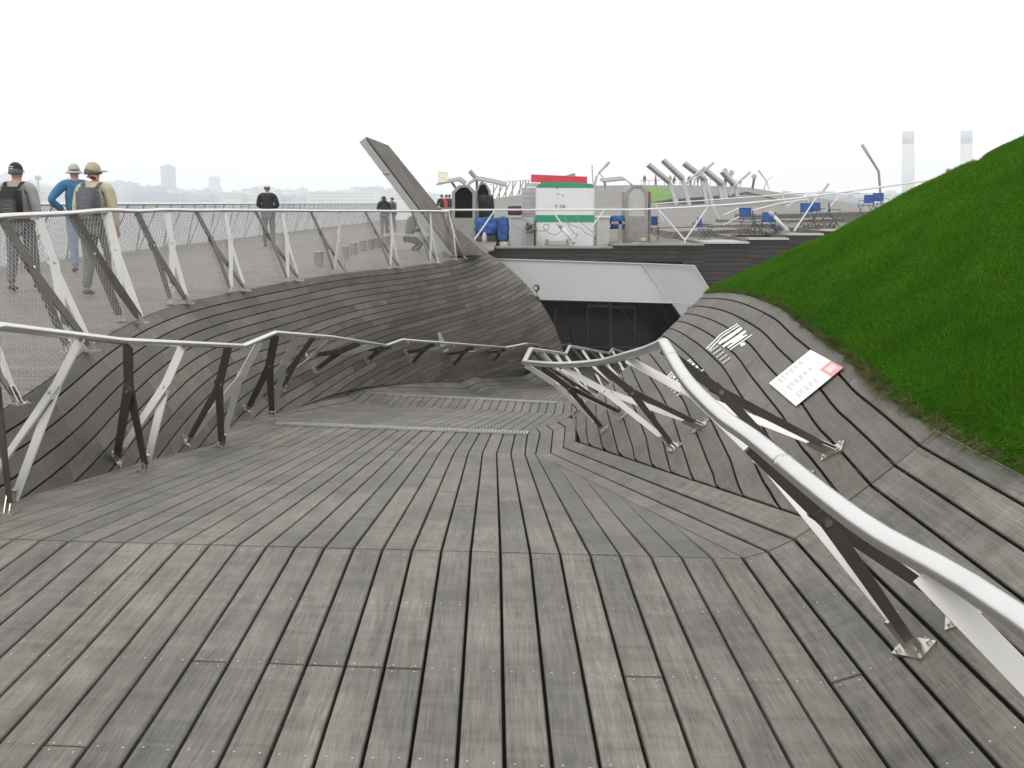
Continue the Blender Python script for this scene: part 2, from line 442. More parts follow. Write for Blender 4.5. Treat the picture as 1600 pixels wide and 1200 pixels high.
# ------------------------------------------------------------------ banks: boards parallel to the top edge, cut by the foot line
def ruled_bank(name, T, B, bulge, n, w, joint, m, up=UP, d0=0.0, soft=0):
    Ts, Bs = smooth(T, n), []
    for a, b in zip(B, B[1:]):
        for k in range(n): Bs.append(lerp(a, b, k / n))
    Bs.append(B[-1])
    for _ in range(soft):
        for Q, h_ in ((Ts, 2), (Bs, 4)):
            q0 = [p.copy() for p in Q]
            for i in range(1, len(Q) - 1):
                w_ = min(h_, i, len(Q) - 1 - i); Q[i] = sum(q0[i - w_:i + w_ + 1], V((0, 0, 0))) / (2 * w_ + 1)
    N_, K = len(Ts), 12
    rule, arc = [], []
    for i in range(N_):
        t, b = Ts[i], Bs[i]
        al = Ts[min(i + 1, N_ - 1)] - Ts[max(i - 1, 0)]
        nn = (b - t).cross(al).normalized()
        if nn.dot(up) < 0: nn = -nn
        m_ = (t + b) / 2 + nn * ((bulge(i / (N_ - 1)) if callable(bulge) else bulge) * (b - t).length)
        pts = [t * (1 - q) ** 2 + m_ * 2 * q * (1 - q) + b * q * q for q in [k / K for k in range(K + 1)]]
        s = [0]
        for p0, p1 in zip(pts, pts[1:]): s.append(s[-1] + (p1 - p0).length)
        rule.append(pts); arc.append(s)
    def at(i, d):
        s, p = arc[i], rule[i]
        if d >= s[-1]: return p[-1].copy()
        for k in range(K):
            if s[k] <= d <= s[k + 1]: return lerp(p[k], p[k + 1], (d - s[k]) / max(1e-9, s[k + 1] - s[k]))
        return p[0].copy()
    quads = []
    for i in range(N_ - 1):
        for k in range(0, K, 2): quads.append((rule[i][k], rule[i][k + 2], rule[i + 1][k + 2], rule[i + 1][k]))
    root = base_sheet(name, quads, .06, up)
    Wm = max(a[-1] for a in arc)
    for k in range(int((Wm + d0) / w) + 1):
        d1 = max(0, k * w - d0)
        runs, cur = [], []
        for i in range(N_):
            ok = arc[i][-1] > d1 + .004
            prev = i > 0 and arc[i - 1][-1] > d1 + .004
            if i > 0 and ok != prev:
                wa, wb = arc[i - 1][-1], arc[i][-1]; t = (d1 - wa) / (wb - wa) if wb != wa else 0
                q = lerp(rule[i - 1][-1], rule[i][-1], min(1, max(0, t)))
                if ok: cur = [(q, q.copy())]
                else:
                    cur.append((q, q.copy())); runs.append(cur); cur = []
            if ok: cur.append((at(i, d1), at(i, min((k + 1) * w - d0, arc[i][-1]))))
        if len(cur) > 1: runs.append(cur)
        for r in runs:
            # split into boards
            i0 = 0; acc = 0; lim = random.uniform(*joint) * random.uniform(.3, 1)
            for i in range(1, len(r)):
                acc += (r[i][0] - r[i - 1][0]).length
                if (acc > lim and len(r) - i > 2) or i == len(r) - 1:
                    Lp, Rp = [a.copy() for a, _ in r[i0:i + 1]], [b.copy() for _, b in r[i0:i + 1]]
                    if len(Lp) > 1: plank(*shorten(Lp, Rp, .003), root, m, GAP, up)
                    i0 = i; acc = 0; lim = random.uniform(*joint)
    return root, Ts, Bs

G0 = onz(1465, 672, .60)
gr = [(1390, 615, .635), (1356, 590, .655), (1319, 555, .69), (1256, 509, .74), (1219, 480, .78), (1162, 459, .74), (1116, 457, .59), (1100, 465, .44)]
GT = [G0] + [onz(x, y, z) for x, y, z in gr]
# near right bank
Tn = [G0 - U * 6, G0 - U * 3, G0]; Bn = [S(11) - U * 6, S(11) - U * 3, S(11)]
rbank_near, _, _ = ruled_bank('near_right_bank_deck', Tn, Bn, -.03, 6, PW, (2.5, 4.5), M['wood'], UP, .035)
D3 = lambda t: lerp(S(11), R2(6), t)
GB = [S(11), D3(.125), D3(.19), D3(.3), D3(.49), D3(.66), D3(.96), lerp(R3(6), R3b(6), .5), lerp(R3b(6), R4(6), .12)]
ex = (GT[-1] - GT[-2])
Tr = GT + [GT[-1] + V((.5, .5, -.35)), GT[-1] + V((1.6, .9, -1.3))]
Br = GB + [lerp(R3b(6), R4(6), .3), lerp(R3b(6), R4(6), .45) + V((.4, 0, -.2))]
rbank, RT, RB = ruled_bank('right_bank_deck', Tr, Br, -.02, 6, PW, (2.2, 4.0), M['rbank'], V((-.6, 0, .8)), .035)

# left bank
BV0 = BVHTree.FromPolygons(SURF_V, SURF_F)
def foot_pt(px, py):
    h, n, k, d = BV0.ray_cast(EYE, ray(px, py).normalized())
    return h + V((.06, 0, -.08))
LBp = [V((-2.66, -1, -.01)), V((-2.68, 3.4, -.01))] + [foot_pt(*q) for q in ((24, 797), (69, 759), (140, 741), (218, 724), (326, 683), (393, 657))] + [f(-25) + V((.03, 0, -.03)) for f in (R4, R5, R6, R7, R8, R9)]
LB = [(p.y, p) for p in LBp]
tp = [(30, 632, 6.8), (126, 552, 8.41), (206, 503, 10.6), (281, 475, 12.5), (372, 455, 14.3), (459, 439, 16.2), (530, 427, 18.1), (617, 419, 19.4), (678, 411, 21.0), (719, 405, 22.5), (742, 395, 24.3), (757, 392, 25.6)]
LT = [V((-3.05, -1, .2)), V((-3.15, 3.6, .22))] + [P(*q) for q in tp]
bz = [-1, 3.7, 6.85, 8.55, 10.75, 12.6, 14.6, 17.0, 19.3, 21.4, 23.2, 24.9, 26.2, 27.2]
LBs = [polyat(LB, z) for z in bz]
LBs[-1] = P(884, 566, 27.2); LBs[-2] = lerp(LBs[-3], LBs[-1], .6)
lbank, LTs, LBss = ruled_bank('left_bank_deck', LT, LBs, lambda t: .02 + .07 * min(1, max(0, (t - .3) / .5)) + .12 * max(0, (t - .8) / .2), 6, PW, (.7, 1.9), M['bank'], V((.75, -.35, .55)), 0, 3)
# end return of the bank, turning into the entrance
endq = []
e0 = [lerp(lerp(LTs[-1], LBss[-1], t), V((.0, 0, 0)), 0) for t in (0, 1)]

# upper walkway
fenceA, fenceB = V((-9.7, 6, .38)), V((-8.6, 75, .38))
def fence_x(y): return lerp(fenceA, fenceB, (y - 6) / 69).x
edge = [(p.y, p) for p in LTs if p.y > 2]
edge = [e for i, e in enumerate(edge) if i == 0 or e[0] > edge[i - 1][0]]
mb = MB(); Y = 3.0; strips_v, strips_f, strips_uv = [], [], []
def deck_edge(y):
    if y < edge[-1][0]: p = polyat(edge, y); return p.x - .02, p.z
    p = edge[-1][1]; return p.x + min(.22, (y - p.y) * .5), p.z
ys = [3 + i * .5 for i in range(0, 145)]
for y0, y1 in zip(ys, ys[1:]):
    xa, za = deck_edge(y0); xb, zb = deck_edge(y1)
    q = [V((fence_x(y0) - .6, y0, .38)), V((xa, y0, za)), V((xb, y1, zb)), V((fence_x(y1) - .6, y1, .38))]
    mb.add([p - V((0, 0, .05)) for p in q], [(0, 1, 2, 3)]); surf_quad(*q)
walk = structure('upper_walkway', mb, M['under'])
y = 4.0
while y < 74:
    w = .139
    xa, za = deck_edge(y); xb, zb = deck_edge(y + w)
    x0, x1 = fence_x(y) - .5, fence_x(y + w) - .5
    # boards butt at staggered joints
    cuts = sorted([0, 1] + [random.uniform(.1, .9) for _ in range(2)])
    for s0, s1 in zip(cuts, cuts[1:]):
        A = [V((x0, y, .38)).lerp(V((xa, y, za)), s0 + .0004), V((x0, y, .38)).lerp(V((xa, y, za)), s1)]
        Bq = [V((x1, y + w - GAP, .38)).lerp(V((xb, y + w - GAP, zb)), s0 + .0004), V((x1, y + w - GAP, .38)).lerp(V((xb, y + w - GAP, zb)), s1)]
        vs_, fs_, uv_ = strip_data(A, Bq, ch=.003)
        o = len(strips_v); strips_v += vs_; strips_f += [tuple(i + o for i in f) for f in fs_]; strips_uv += uv_
    y += w
me = mesh_uv('plank', strips_v, strips_f, strips_uv, M['pale']); ob = bpy.data.objects.new('plank', me); COL.objects.link(ob); ob.parent = walk; ob['kind'] = 'stuff'

BVH = BVHTree.FromPolygons(SURF_V, SURF_F)
def hit(px, py, fall=None):
    h, n, i, d = BVH.ray_cast(EYE, ray(px, py).normalized())
    if h is None:
        # just past an edge: look for the surface a little to the left or below
        for k in range(1, 60):
            for dx, dy in ((-k, 0), (0, k), (k, 0), (0, -k)):
                d0 = ray(px + dx, py + dy).normalized(); h, n, i, d = BVH.ray_cast(EYE, d0)
                if h is not None: return EYE + ray(px, py).normalized() * d, (n if n.z > 0 else -n)
    if n.z < 0: n = -n
    return h, n
def drop(p):
    h, n, i, d = BVH.ray_cast(p + V((0, 0, .1)), V((0, 0, -1)))
    if h is None: return None, None
    if n.z < 0: n = -n
    return h, n

# ------------------------------------------------------------------ grass hill
crest = [(6.0, V((6.2, 4.0, 3.4))), (8.0, V((5.35, 7.3, 2.72))), (9, P(1600, 214, 9.2)), (10.5, P(1500, 261, 10.5)), (11.5, P(1400, 313, 11.3)),
         (12.3, P(1330, 358, 12.1)), (12.8, P(1250, 398, 12.7)), (13, P(1180, 436, 13.0)), (13.2, P(1135, 455, 12.9)), (13.3, P(1104, 462, 12.6))]
# edge pairs (grass edge) with matching crest points
eg = [G0 - U * 6, G0 - U * 3, G0, GT[2], lerp(GT[2], GT[3], .5), GT[3], GT[4], GT[5], GT[6], GT[7], GT[8]]
cg = [V((7.4, -2.5, 3.6)), V((6.6, 2.0, 3.45)), V((5.9, 5.5, 3.05))] + [crest[2][1], P(1551, 247, 9.9)] + [crest[i][1] for i in (3, 4, 5, 6, 7, 9)]
E_, C_ = smooth(eg, 8), smooth(cg, 8)
MH = 22
hv, hf = [], []
for i in range(len(E_)):
    e, c = E_[i], C_[i]
    L_ = (c - e).length
    for k in range(MH + 9):
        t = k / MH
        if t <= 1:
            p = lerp(e, c, t); p = p + V((0, 0, 1)) * (math.sin(math.pi * t) * .035 * L_)
            if t < .12: p.z += .05 * (t / .12) - .0 
            else: p.z += .05 * (1 - t)
        else:
            d = (c - e) * V((1, 1, 0)); q = (t - 1)
            p = c + d * q * 1.3 + V((0, 0, -1)) * (1.2 * q + 6 * q * q) * max(.4, L_ * .4)
        hv.append(p)
nr = MH + 9
for i in range(len(E_) - 1):
    for k in range(nr - 1): hf.append((i * nr + k, i * nr + k + 1, (i + 1) * nr + k + 1, (i + 1) * nr + k))
gm = bpy.data.materials.new('lawn_soil'); gm.use_nodes = True; nt = gm.node_tree; b = nt.nodes['Principled BSDF']; b.inputs['Roughness'].default_value = .9
tc = nt.nodes.new('ShaderNodeTexCoord'); n1 = nt.nodes.new('ShaderNodeTexNoise'); n1.inputs['Scale'].default_value = 30; n1.inputs['Detail'].default_value = 6
nt.links.new(tc.outputs['Object'], n1.inputs['Vector']); rp = nt.nodes.new('ShaderNodeValToRGB'); nt.links.new(n1.outputs['Fac'], rp.inputs['Fac'])
rp.color_ramp.elements[0].color = (.012, .042, .003, 1); rp.color_ramp.elements[1].color = (.022, .072, .005, 1); b.inputs['Specular IOR Level'].default_value = 0; nt.links.new(rp.outputs['Color'], b.inputs['Base Color'])
mb = MB(); mb.add(hv, hf); hill = structure('grass_hill', mb, gm); hill.data.shade_smooth()
# blades
rng = np.random.default_rng(3)
hvn = np.array([tuple(p) for p in hv]); quad = np.array([f for f in hf if (f[0] % nr) < MH + 2])
A, B_, C2, D2 = (hvn[quad[:, i]] for i in range(4))
ctr = (A + C2) / 2
area = np.linalg.norm(np.cross(C2 - A, D2 - B_), axis=1) / 2
vis = (ctr[:, 1] > .8) & (ctr[:, 1] < 15)
dist = np.linalg.norm(ctr - np.array(EYE), axis=1)
wgt = area * vis / np.clip(dist, 2.5, 12) ** .9
NB = 420000
idx = rng.choice(len(quad), NB, p=wgt / wgt.sum())
s, t = rng.random(NB)[:, None], rng.random(NB)[:, None]
base = (A[idx] * (1 - s) + B_[idx] * s) * (1 - t) + (D2[idx] * (1 - s) + C2[idx] * s) * t
kpos = (quad[idx, 0] % nr + s[:, 0]) / MH
nrm = np.cross(B_[idx] - A[idx], D2[idx] - A[idx]); nrm /= np.linalg.norm(nrm, axis=1)[:, None]; nrm *= np.sign(nrm[:, 2:3])
ang = rng.random(NB) * 2 * np.pi
side = np.stack([np.cos(ang), np.sin(ang), np.zeros(NB)], 1)
hgt = (rng.random(NB) * .016 + .012)[:, None] * (1 + .5 * (np.sin(base[:, 0:1] * 5 + base[:, 2:3] * 9) * np.sin(base[:, 1:2] * 4)))
wid = (rng.random(NB) * .0018 + .0018)[:, None] * np.clip(np.linalg.norm(base - np.array(EYE), axis=1) / 5, .7, 2)[:, None]
lean = rng.normal(0, .45, (NB, 3)); lean[:, 2] = 0
# grass spills a little over the boards at the edge
spill = kpos < .03
tip = base + hgt * (nrm * .5 + np.array([0, 0, .6]) + lean)
tip[spill] += (rng.normal(0, .02, (spill.sum(), 3)) + (base[spill] * 0 + np.array([-.03, -.01, -.012])))
# ragged fringe lying over the boards along the turf edge
NF = 26000
En = np.array([tuple(p) for p in E_]); k_ = rng.integers(0, len(En) - 1, NF); tt = rng.random(NF)[:, None]
fb0 = En[k_] * (1 - tt) + En[k_ + 1] * tt; dn = hvn.reshape(len(E_), nr, 3); out_ = dn[k_, 0] - dn[k_, 3]; out_ /= np.linalg.norm(out_, axis=1)[:, None]
clump = (.5 + .5 * np.sin(fb0[:, 1:2] * 11 + 2 * np.sin(fb0[:, 1:2] * 5.3))) * .7 + .3
fbase = fb0 - out_ * rng.random((NF, 1)) * .05 + np.array([0, 0, .018]) * rng.random((NF, 1))
fside = np.stack([rng.normal(0, 1, NF), rng.normal(0, 1, NF), np.zeros(NF)], 1) * .8 * .0018
ftip = fbase + (out_ * (rng.random((NF, 1)) ** 1.5 * .11) + rng.normal(0, .024, (NF, 3))) * clump + np.array([0, 0, .010])
fv = np.empty((NF, 3, 3)); fv[:, 0] = fbase - fside; fv[:, 1] = fbase + fside; fv[:, 2] = ftip
fme = bpy.data.meshes.new('dry_grass'); fme.vertices.add(NF * 3); fme.vertices.foreach_set('co', fv.astype(np.float32).ravel())
fme.loops.add(NF * 3); fme.loops.foreach_set('vertex_index', np.arange(NF * 3, dtype=np.int32))
fme.polygons.add(NF); fme.polygons.foreach_set('loop_start', np.arange(0, NF * 3, 3, dtype=np.int32)); fme.update(calc_edges=True)
fme.materials.append(mat('dry_turf', (.115, .105, .055), .9, 0, .45, 9, 0, 0)); fo = bpy.data.objects.new('dry_grass', fme); COL.objects.link(fo); fo['kind'] = 'stuff'; fo['label'] = 'dry brownish fringe of the lawn along the boards'
vv = np.empty((NB, 3, 3)); vv[:, 0] = base - side * wid; vv[:, 1] = base + side * wid; vv[:, 2] = tip
me = bpy.data.meshes.new('grass'); me.vertices.add(NB * 3); me.vertices.foreach_set('co', vv.astype(np.float32).ravel())
me.loops.add(NB * 3); me.loops.foreach_set('vertex_index', np.arange(NB * 3, dtype=np.int32))
me.polygons.add(NB); me.polygons.foreach_set('loop_start', np.arange(0, NB * 3, 3, dtype=np.int32)); me.update(calc_edges=True)
gb = bpy.data.materials.new('grass_blade'); gb.use_nodes = True; nt = gb.node_tree; b = nt.nodes['Principled BSDF']; b.inputs['Roughness'].default_value = .8
b.inputs['Specular IOR Level'].default_value = .08
ge = nt.nodes.new('ShaderNodeNewGeometry'); rp = nt.nodes.new('ShaderNodeValToRGB')
tc = nt.nodes.new('ShaderNodeTexCoord'); n1 = nt.nodes.new('ShaderNodeTexNoise'); n1.inputs['Scale'].default_value = 1.6; n1.inputs['Detail'].default_value = 5
nt.links.new(tc.outputs['Object'], n1.inputs['Vector'])
ad = nt.nodes.new('ShaderNodeMath'); ad.operation = 'MULTIPLY_ADD'; ad.inputs[1].default_value = .45
nt.links.new(ge.outputs['Random Per Island'], ad.inputs[0])
m2 = nt.nodes.new('ShaderNodeMapRange'); m2.inputs[1].default_value = .3; m2.inputs[2].default_value = .7; m2.inputs[3].default_value = 0; m2.inputs[4].default_value = .5
nt.links.new(n1.outputs['Fac'], m2.inputs[0]); nt.links.new(m2.outputs[0], ad.inputs[2]); nt.links.new(ad.outputs[0], rp.inputs['Fac'])
rp.color_ramp.elements[0].color = (.017, .098, .003, 1); rp.color_ramp.elements[1].color = (.042, .165, .006, 1)
cr = rp.color_ramp.elements
cr[1].position = .80; e = cr.new(1.0); cr[0].color = (.028, .104, .004, 1); cr[1].color = (.078, .205, .010, 1); cr[2].color = (.15, .19, .03, 1)
n3 = nt.nodes.new('ShaderNodeTexNoise'); n3.inputs['Scale'].default_value = 2.3; n3.inputs['Detail'].default_value = 7; n3.inputs['Roughness'].default_value = .75
nt.links.new(tc.outputs['Object'], n3.inputs['Vector']); m3 = nt.nodes.new('ShaderNodeMapRange'); m3.inputs[1].default_value = .60; m3.inputs[2].default_value = .74; m3.inputs[4].default_value = .75
nt.links.new(n3.outputs['Fac'], m3.inputs[0]); dry = nt.nodes.new('ShaderNodeMix'); dry.data_type = 'RGBA'; nt.links.new(m3.outputs[0], dry.inputs[0]); nt.links.new(rp.outputs['Color'], dry.inputs[6]); dry.inputs[7].default_value = (.075, .082, .02, 1)
df = nt.nodes.new('ShaderNodeBsdfDiffuse'); tl = nt.nodes.new('ShaderNodeBsdfTranslucent'); ms = nt.nodes.new('ShaderNodeMixShader'); ms.inputs[0].default_value = .25
nt.links.new(dry.outputs[2], df.inputs['Color']); nt.links.new(dry.outputs[2], tl.inputs['Color'])
nt.links.new(df.outputs[0], ms.inputs[1]); nt.links.new(tl.outputs[0], ms.inputs[2]); nt.links.new(ms.outputs[0], nt.nodes['Material Output'].inputs['Surface']); me.materials.append(gb)
go = bpy.data.objects.new('grass', me); COL.objects.link(go); go['kind'] = 'stuff'; go['label'] = 'short green lawn grass covering the hill at the right'

# ------------------------------------------------------------------ rails and Y braces
def y_brace(top, fa, fb, side, parent, w=.07, t=.012, k=.36, m__='plate'):
    mid = (fa + fb) / 2; span = (fb - fa)
    pn = (fa - top).cross(fb - top).normalized()
    fk = lerp(top, mid, k)
    ax = (mid - top).normalized(); wd = pn.cross(ax)
    mb = MB(); mb.bar(top, fk + ax * .05, wd, w * 1.0, w * 1.05, t)
    for q, of in ((fa, t * .9), (fb, -t * .9)):
        qq = lerp(fk, q, .93); mb.bar(fk - (q - fk).normalized() * .05, qq, wd, w * 1.0, w * .72, t, of * .98)
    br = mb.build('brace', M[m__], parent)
    bo = MB(); nb = pn
    bo.lathe(fk - nb * (t * 2.2), [(.013, 0), (.013, t * 4.4)], 8, nb)
    bo.build('bolt', M['bolt'], br)
    return fk
def foot(p, n, toward, parent, sc=1.0):
    mb = MB(); x = (toward - p); x = (x - n * x.dot(n))
    if x.length < 1e-4: x = V((1, 0, 0))
    x.normalize(); y = n.cross(x); R = Matrix((x, y, n)).transposed()
    mb.box(p + n * .006 * sc, (.13 * sc, .09 * sc, .012 * sc), R)
    d = (toward - p).normalized(); q = p + d * .13 * sc
    for s in (-1, 1): mb.bar(p + y * s * .014 * sc, q + y * s * .014 * sc, x, .055 * sc, .05 * sc, .007 * sc)
    for s in (-1, 1):
        for r in (-1, 1): mb.lathe(p + x * .045 * s * sc + y * .03 * r * sc + n * .012 * sc, [(.009 * sc, 0), (.009 * sc, .012 * sc)], 6, n)
    mb.lathe(q - y * .03 * sc, [(.012 * sc, 0), (.012 * sc, .06 * sc)], 6, y)
    mb.build('foot_bracket', M['bolt'], parent)
def unit(tD, tL, fa, fb, na, nb_, parent, w=.07):
    la, lb = fa + na * .02, fb + nb_ * .02
    kD = y_brace(tD, la, lb, 1, parent, w, m__='shaded_plate'); kL = y_brace(tL, la, lb, -1, parent, w)
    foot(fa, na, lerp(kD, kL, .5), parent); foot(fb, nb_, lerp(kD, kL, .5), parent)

# right ramp handrail
rr = [V((.92, -1.2, .94)), V((.87, .3, .94))] + [onz(x, y, .94) for x, y in ((1600, 972), (1344, 817), (1179, 687), (1125, 648), (1071, 592), (1037, 536))]
rr2 = [P(*q) for q in ((1010, 547, 5.3), (981, 555, 5.8), (937, 566, 6.8), (879, 570, 7.8), (840, 568, 8.8), (819, 566, 9.7))]
rr3 = [P(*q) for q in ((829, 546, 10.8), (884, 553, 16.2), (890, 541, 17), (952, 552, 22), (957, 545, 23), (985, 553, 28))]
RR = smooth(rr, 5) + smooth(rr2, 3) + rr3
zc = lambda p: (p - EYE).dot(FWD)
RK = [(zc(p), p) for p in RR]
t = thing('ramp_handrail', 'stainless tube handrail on inward leaning braces, sweeping from the lower right corner', 'handrail', tuple(onz(1430, 1015, .1)))
MB().tube(RR, .0285, 14, True, .85).build('rail', M['steel'], t, True)
def collars(K, zs, r, parent):
    for z in zs:
        p, q = polyat(K, z), polyat(K, z + .02); MB().tube([p, q], r * 1.012, 14, True, .86).build('weld_joint', M['bolt'], parent, True)
def railp(K, z): return polyat(K, z) - V((0, 0, .026))
f1 = [hit(1430, 1015), hit(1508, 965)]
unit(railp(RK, 2.85), railp(RK, 3.85), f1[0][0], f1[1][0], f1[0][1], f1[1][1], t, .048)
unit(railp(RK, .85), railp(RK, 1.87), f1[0][0] - U * 1.95, f1[1][0] - U * 1.95, f1[0][1], f1[1][1], t, .048)
for z, pa, pb in ((5.3, (1255, 748), (1303, 706)), (7.3, (1055, 700), (1096, 667)), (9.1, (945, 672), (976, 650)), (11.6, (905, 640), (930, 622))):
    a, na = hit(*pa); b_, nb2 = hit(*pb)
    unit(railp(RK, z - .5), railp(RK, z + .5), a, b_, na, nb2, t, .048)
for z in (13.6, 15.6, 17.8, 20, 22.4, 25):
    p = polyat(RK, z); a, na = drop(p + V((.5, 0, 0)) + V((0, 0, 0))); b_, nb2 = drop(p + V((.75, .1, 0)))
    if a is None or b_ is None or (p - a).length > 1.7: a, na, b_, nb2 = p + V((.5, 0, -.85)), V((0, 0, 1)), p + V((.7, .1, -.78)), V((0, 0, 1))
    unit(railp(RK, z - .5), railp(RK, z + .5), a, b_, na, nb2, t, .05)

# left ramp handrail
lr = [V((-2.6, -1, .95)), V((-2.75, 3.6, .95)), P(0, 510, 5.4), P(190, 533, 7.0), P(380, 541, 9.9), P(430, 520, 10.9), P(520, 527, 13.2), P(603, 540, 16.1), P(628, 531, 17.0),
      P(790, 543, 22.4), P(822, 537, 23.3), P(862, 542, 27.0), P(890, 537, 28.5)]
LK = [(zc(p), p) for p in lr]
collars(RK, (2.55, 4.3, 7.2), .0285, t)
t = thing('ramp_handrail', 'stainless tube handrail stepping down at each landing, beside the left wooden bank', 'handrail', tuple(P(225, 738, 7.5)))
pts = []
for a, b_ in zip(lr, lr[1:]): pts += [a, lerp(a, b_, .04), lerp(a, b_, .96)]
pts.append(lr[-1]); MB().tube(pts, .03, 12, True, .85).build('rail', M['steel'], t, True)
LU = [(5.85, (-28, 770), (13, 803), .5), (7.65, (180, 718), (226, 737), .55), (9.9, (290, 690), (347, 699), .5), (11.3, (385, 640), (425, 655), .4),
      (12.7, (424, 603), (441, 608), .4), (14.2, (479, 557), (491, 579), 1.0), (16.0, (561, 545), (572, 564), 1.1), (18, (634, 550), (642, 568), 1.2), (20, (702, 553), (711, 570), 1.2), (22, (766, 550), (775, 563), 1.2), (24.5, (818, 556), (826, 566), .8)]
for z, pa, pb, ds in LU:
    a, na = hit(*pa); b_, nb2 = hit(*pb)
    if ds <= .6: unit(railp(LK, z - ds), railp(LK, z + ds), a, b_, na, nb2, t, .088)
    else: unit(railp(LK, z + ds * .3), railp(LK, z + ds * 1.1), a, b_, na, nb2, t, .088)

# mesh railing along the upper walkway
UT = [((-130, 352), (-58, 346), (-22, 660), (30, 632), 6.8), ((4, 338.5), (60, 335.5), (106, 552), (147, 549), 8.41), ((114, 333), (166, 328.5), (189, 502), (222, 505), 10.6),
      ((214, 330), (261, 328), (267, 475), (295, 475), 12.5), ((307, 329), (352, 328.5), (360, 456), (385, 455), 14.3), ((400, 329), (441, 329), (449, 440), (469, 439), 16.2),
      ((486, 329.5), (530, 329.5), (521, 427), (540, 426), 18.1), ((571, 329.5), (610, 330), (609, 420), (625, 419), 19.4), ((644, 330), (672, 330), (671, 412), (685, 411), 21.0), ((691, 330.5), (701, 330.5), (712, 406), (726, 404), 22.5)]
t = thing('mesh_railing', 'long curved railing of wire mesh and Y braces along the upper walkway', 'railing', tuple(P(206, 503, 10.6)))
rail, bots = [], []
for d, l, a, b_, z in UT: rail += [P(*d, z - .42), P(*l, z + .42 if z < 22 else z + .15)]
rail = [V((-3.6, 1.0, 1.47)), V((-3.65, 4.0, 1.47))] + rail
MB().tube(smooth(rail, 3), .034, 10, True, .8).build('rail', M['steel'], t, True)
TK = [(zc(p), p) for p in LTs]; UK = [(zc(p), p) for p in rail]
for d, l, a, b_, z in UT:
    fa, fb = onz(*a, .372), onz(*b_, .34)
    unit(P(*d, z - .42) - V((0, 0, .02)), P(*l, z + .42 if z < 22 else z + .15) - V((0, 0, .02)), fa, fb, V((0, 0, 1)), V((0, 0, 1)), t, .105)
def mesh_sheet(topf, botf, z0, z1, step, rows, ww):
    n = int((z1 - z0) / step); g = []
    for i in range(n + 1):
        a, b_ = topf(z0 + (z1 - z0) * i / n), botf(z0 + (z1 - z0) * i / n)
        g.append([lerp(a, b_, j / rows) for j in range(rows + 1)])
    vs_, fs_ = [], []
    for i in range(n):
        for j in range(rows):
            p, q = (g[i][j], g[i + 1][j + 1]) if (i + j) % 2 == 0 else (g[i][j + 1], g[i + 1][j])
            d = (q - p); s_ = V((d.x * .0, d.y * 0, 0)); w_ = (g[i][j + 1] - g[i][j]).normalized() * (ww / 2)
            o = len(vs_); vs_ += [p - w_, p + w_, q + w_, q - w_]; fs_.append((o, o + 1, o + 2, o + 3))
    m_ = MB(); m_.v = vs_; m_.f = fs_; m_.m = [0] * len(fs_); return m_
mesh_sheet(lambda z: polyat(UK, z) - V((0, 0, .05)), lambda z: polyat(TK, z) + V((-.02, 0, .03)), 4.5, 22.4, .042, 34, .0105).build('wire_mesh', M['wire'], t, kind='stuff')

# far fence at the harbour edge of the walkway
t = thing('harbour_fence', 'long straight mesh fence at the far harbour side of the walkway', 'fence', (-9.5, 20, .38))
ft = lambda y: V((fence_x(y) + .10, y, 1.57)); fb_ = lambda y: V((fence_x(y) - .22, y, .40))
MB().tube([ft(7 + i * 2) for i in range(34)], .036, 8).build('rail', M['steel'], t, True)
y = 8.0
while y < 74:
    m_ = MB(); m_.bar(ft(y), fb_(y + .1), (0, 1, 0), .09, .09, .012); m_.build('post', M['plate'], t)
    m_ = MB(); m_.bar(ft(y + .95), fb_(y + .25), (0, 1, 0), .09, .09, .012); m_.build('post', M['plate'], t)
    y += 1.95
mesh_sheet(lambda q: ft(q) - V((0, 0, .04)), fb_, 7, 74, .055, 28, .021).build('wire_mesh', M['wire'], t, kind='stuff')

# ------------------------------------------------------------------ sign graphics on the right bank
def on_bank(px, py, lift=.006):
    h, n = hit(px, py); return h + n * lift, n
def decal(mb, corners, lift=.006, th=.003):
    q = [on_bank(x, y, lift) for x, y in corners]; n = q[0][1]
    mb.prism([p for p, _ in q], n * -th)
t = thing('information_panel', 'white three column information panel with a pink corner on the right wooden bank', 'sign panel', tuple(on_bank(1262, 593)[0]))
qc = [(1269, 549), (1320, 577), (1246, 637), (1204, 601)]
pc = [on_bank(x, y, .012)[0] for x, y in qc]; pn = (pc[1] - pc[0]).cross(pc[3] - pc[0]).normalized(); pn = pn if pn.z > 0 else -pn
def pp(u, v, l=0): return lerp(lerp(pc[0], pc[1], u), lerp(pc[3], pc[2], u), v) + pn * l
for u0, u1 in ((0, .325), (.335, .645), (.655, 1)):
    v0 = .0 if u1 < .9 else .245
    MB().prism([pp(u0, v0), pp(u1, v0), pp(u1, 1), pp(u0, 1)], pn * .004).build('column_panel', M['signwhite'], t)
MB().prism([pp(.655, 0), pp(1, 0), pp(1, .24), pp(.655, .24)], pn * .004).build('pink_panel', M['signpink'], t, label='faded pink panel at the upper corner')
ink = MB()
random.seed(11)
for u0 in (.03, .37, .69):
    for v in (.15, .30, .42, .52, .62, .72, .80, .92):
        if u0 > .6 and v < .34: continue
        for k in range(3 if v not in (.15, .92) else 1):
            w_ = random.uniform(.10, .2); ink.prism([pp(u0 + .02 * k + .02, v + k * .022, .0045), pp(u0 + w_ + .04, v + k * .022, .0045), pp(u0 + w_ + .04, v + k * .022 + .011, .0045), pp(u0 + .02 * k + .02, v + k * .022 + .011, .0045)], pn * .0006)
ink.build('lettering', M['ink'], t)
ink = MB()
for k in range(5): ink.prism([pp(.74, .05 + k * .03, .0045), pp(.90, .05 + k * .03, .0045), pp(.90, .066 + k * .03, .0045), pp(.74, .066 + k * .03, .0045)], pn * .0006)
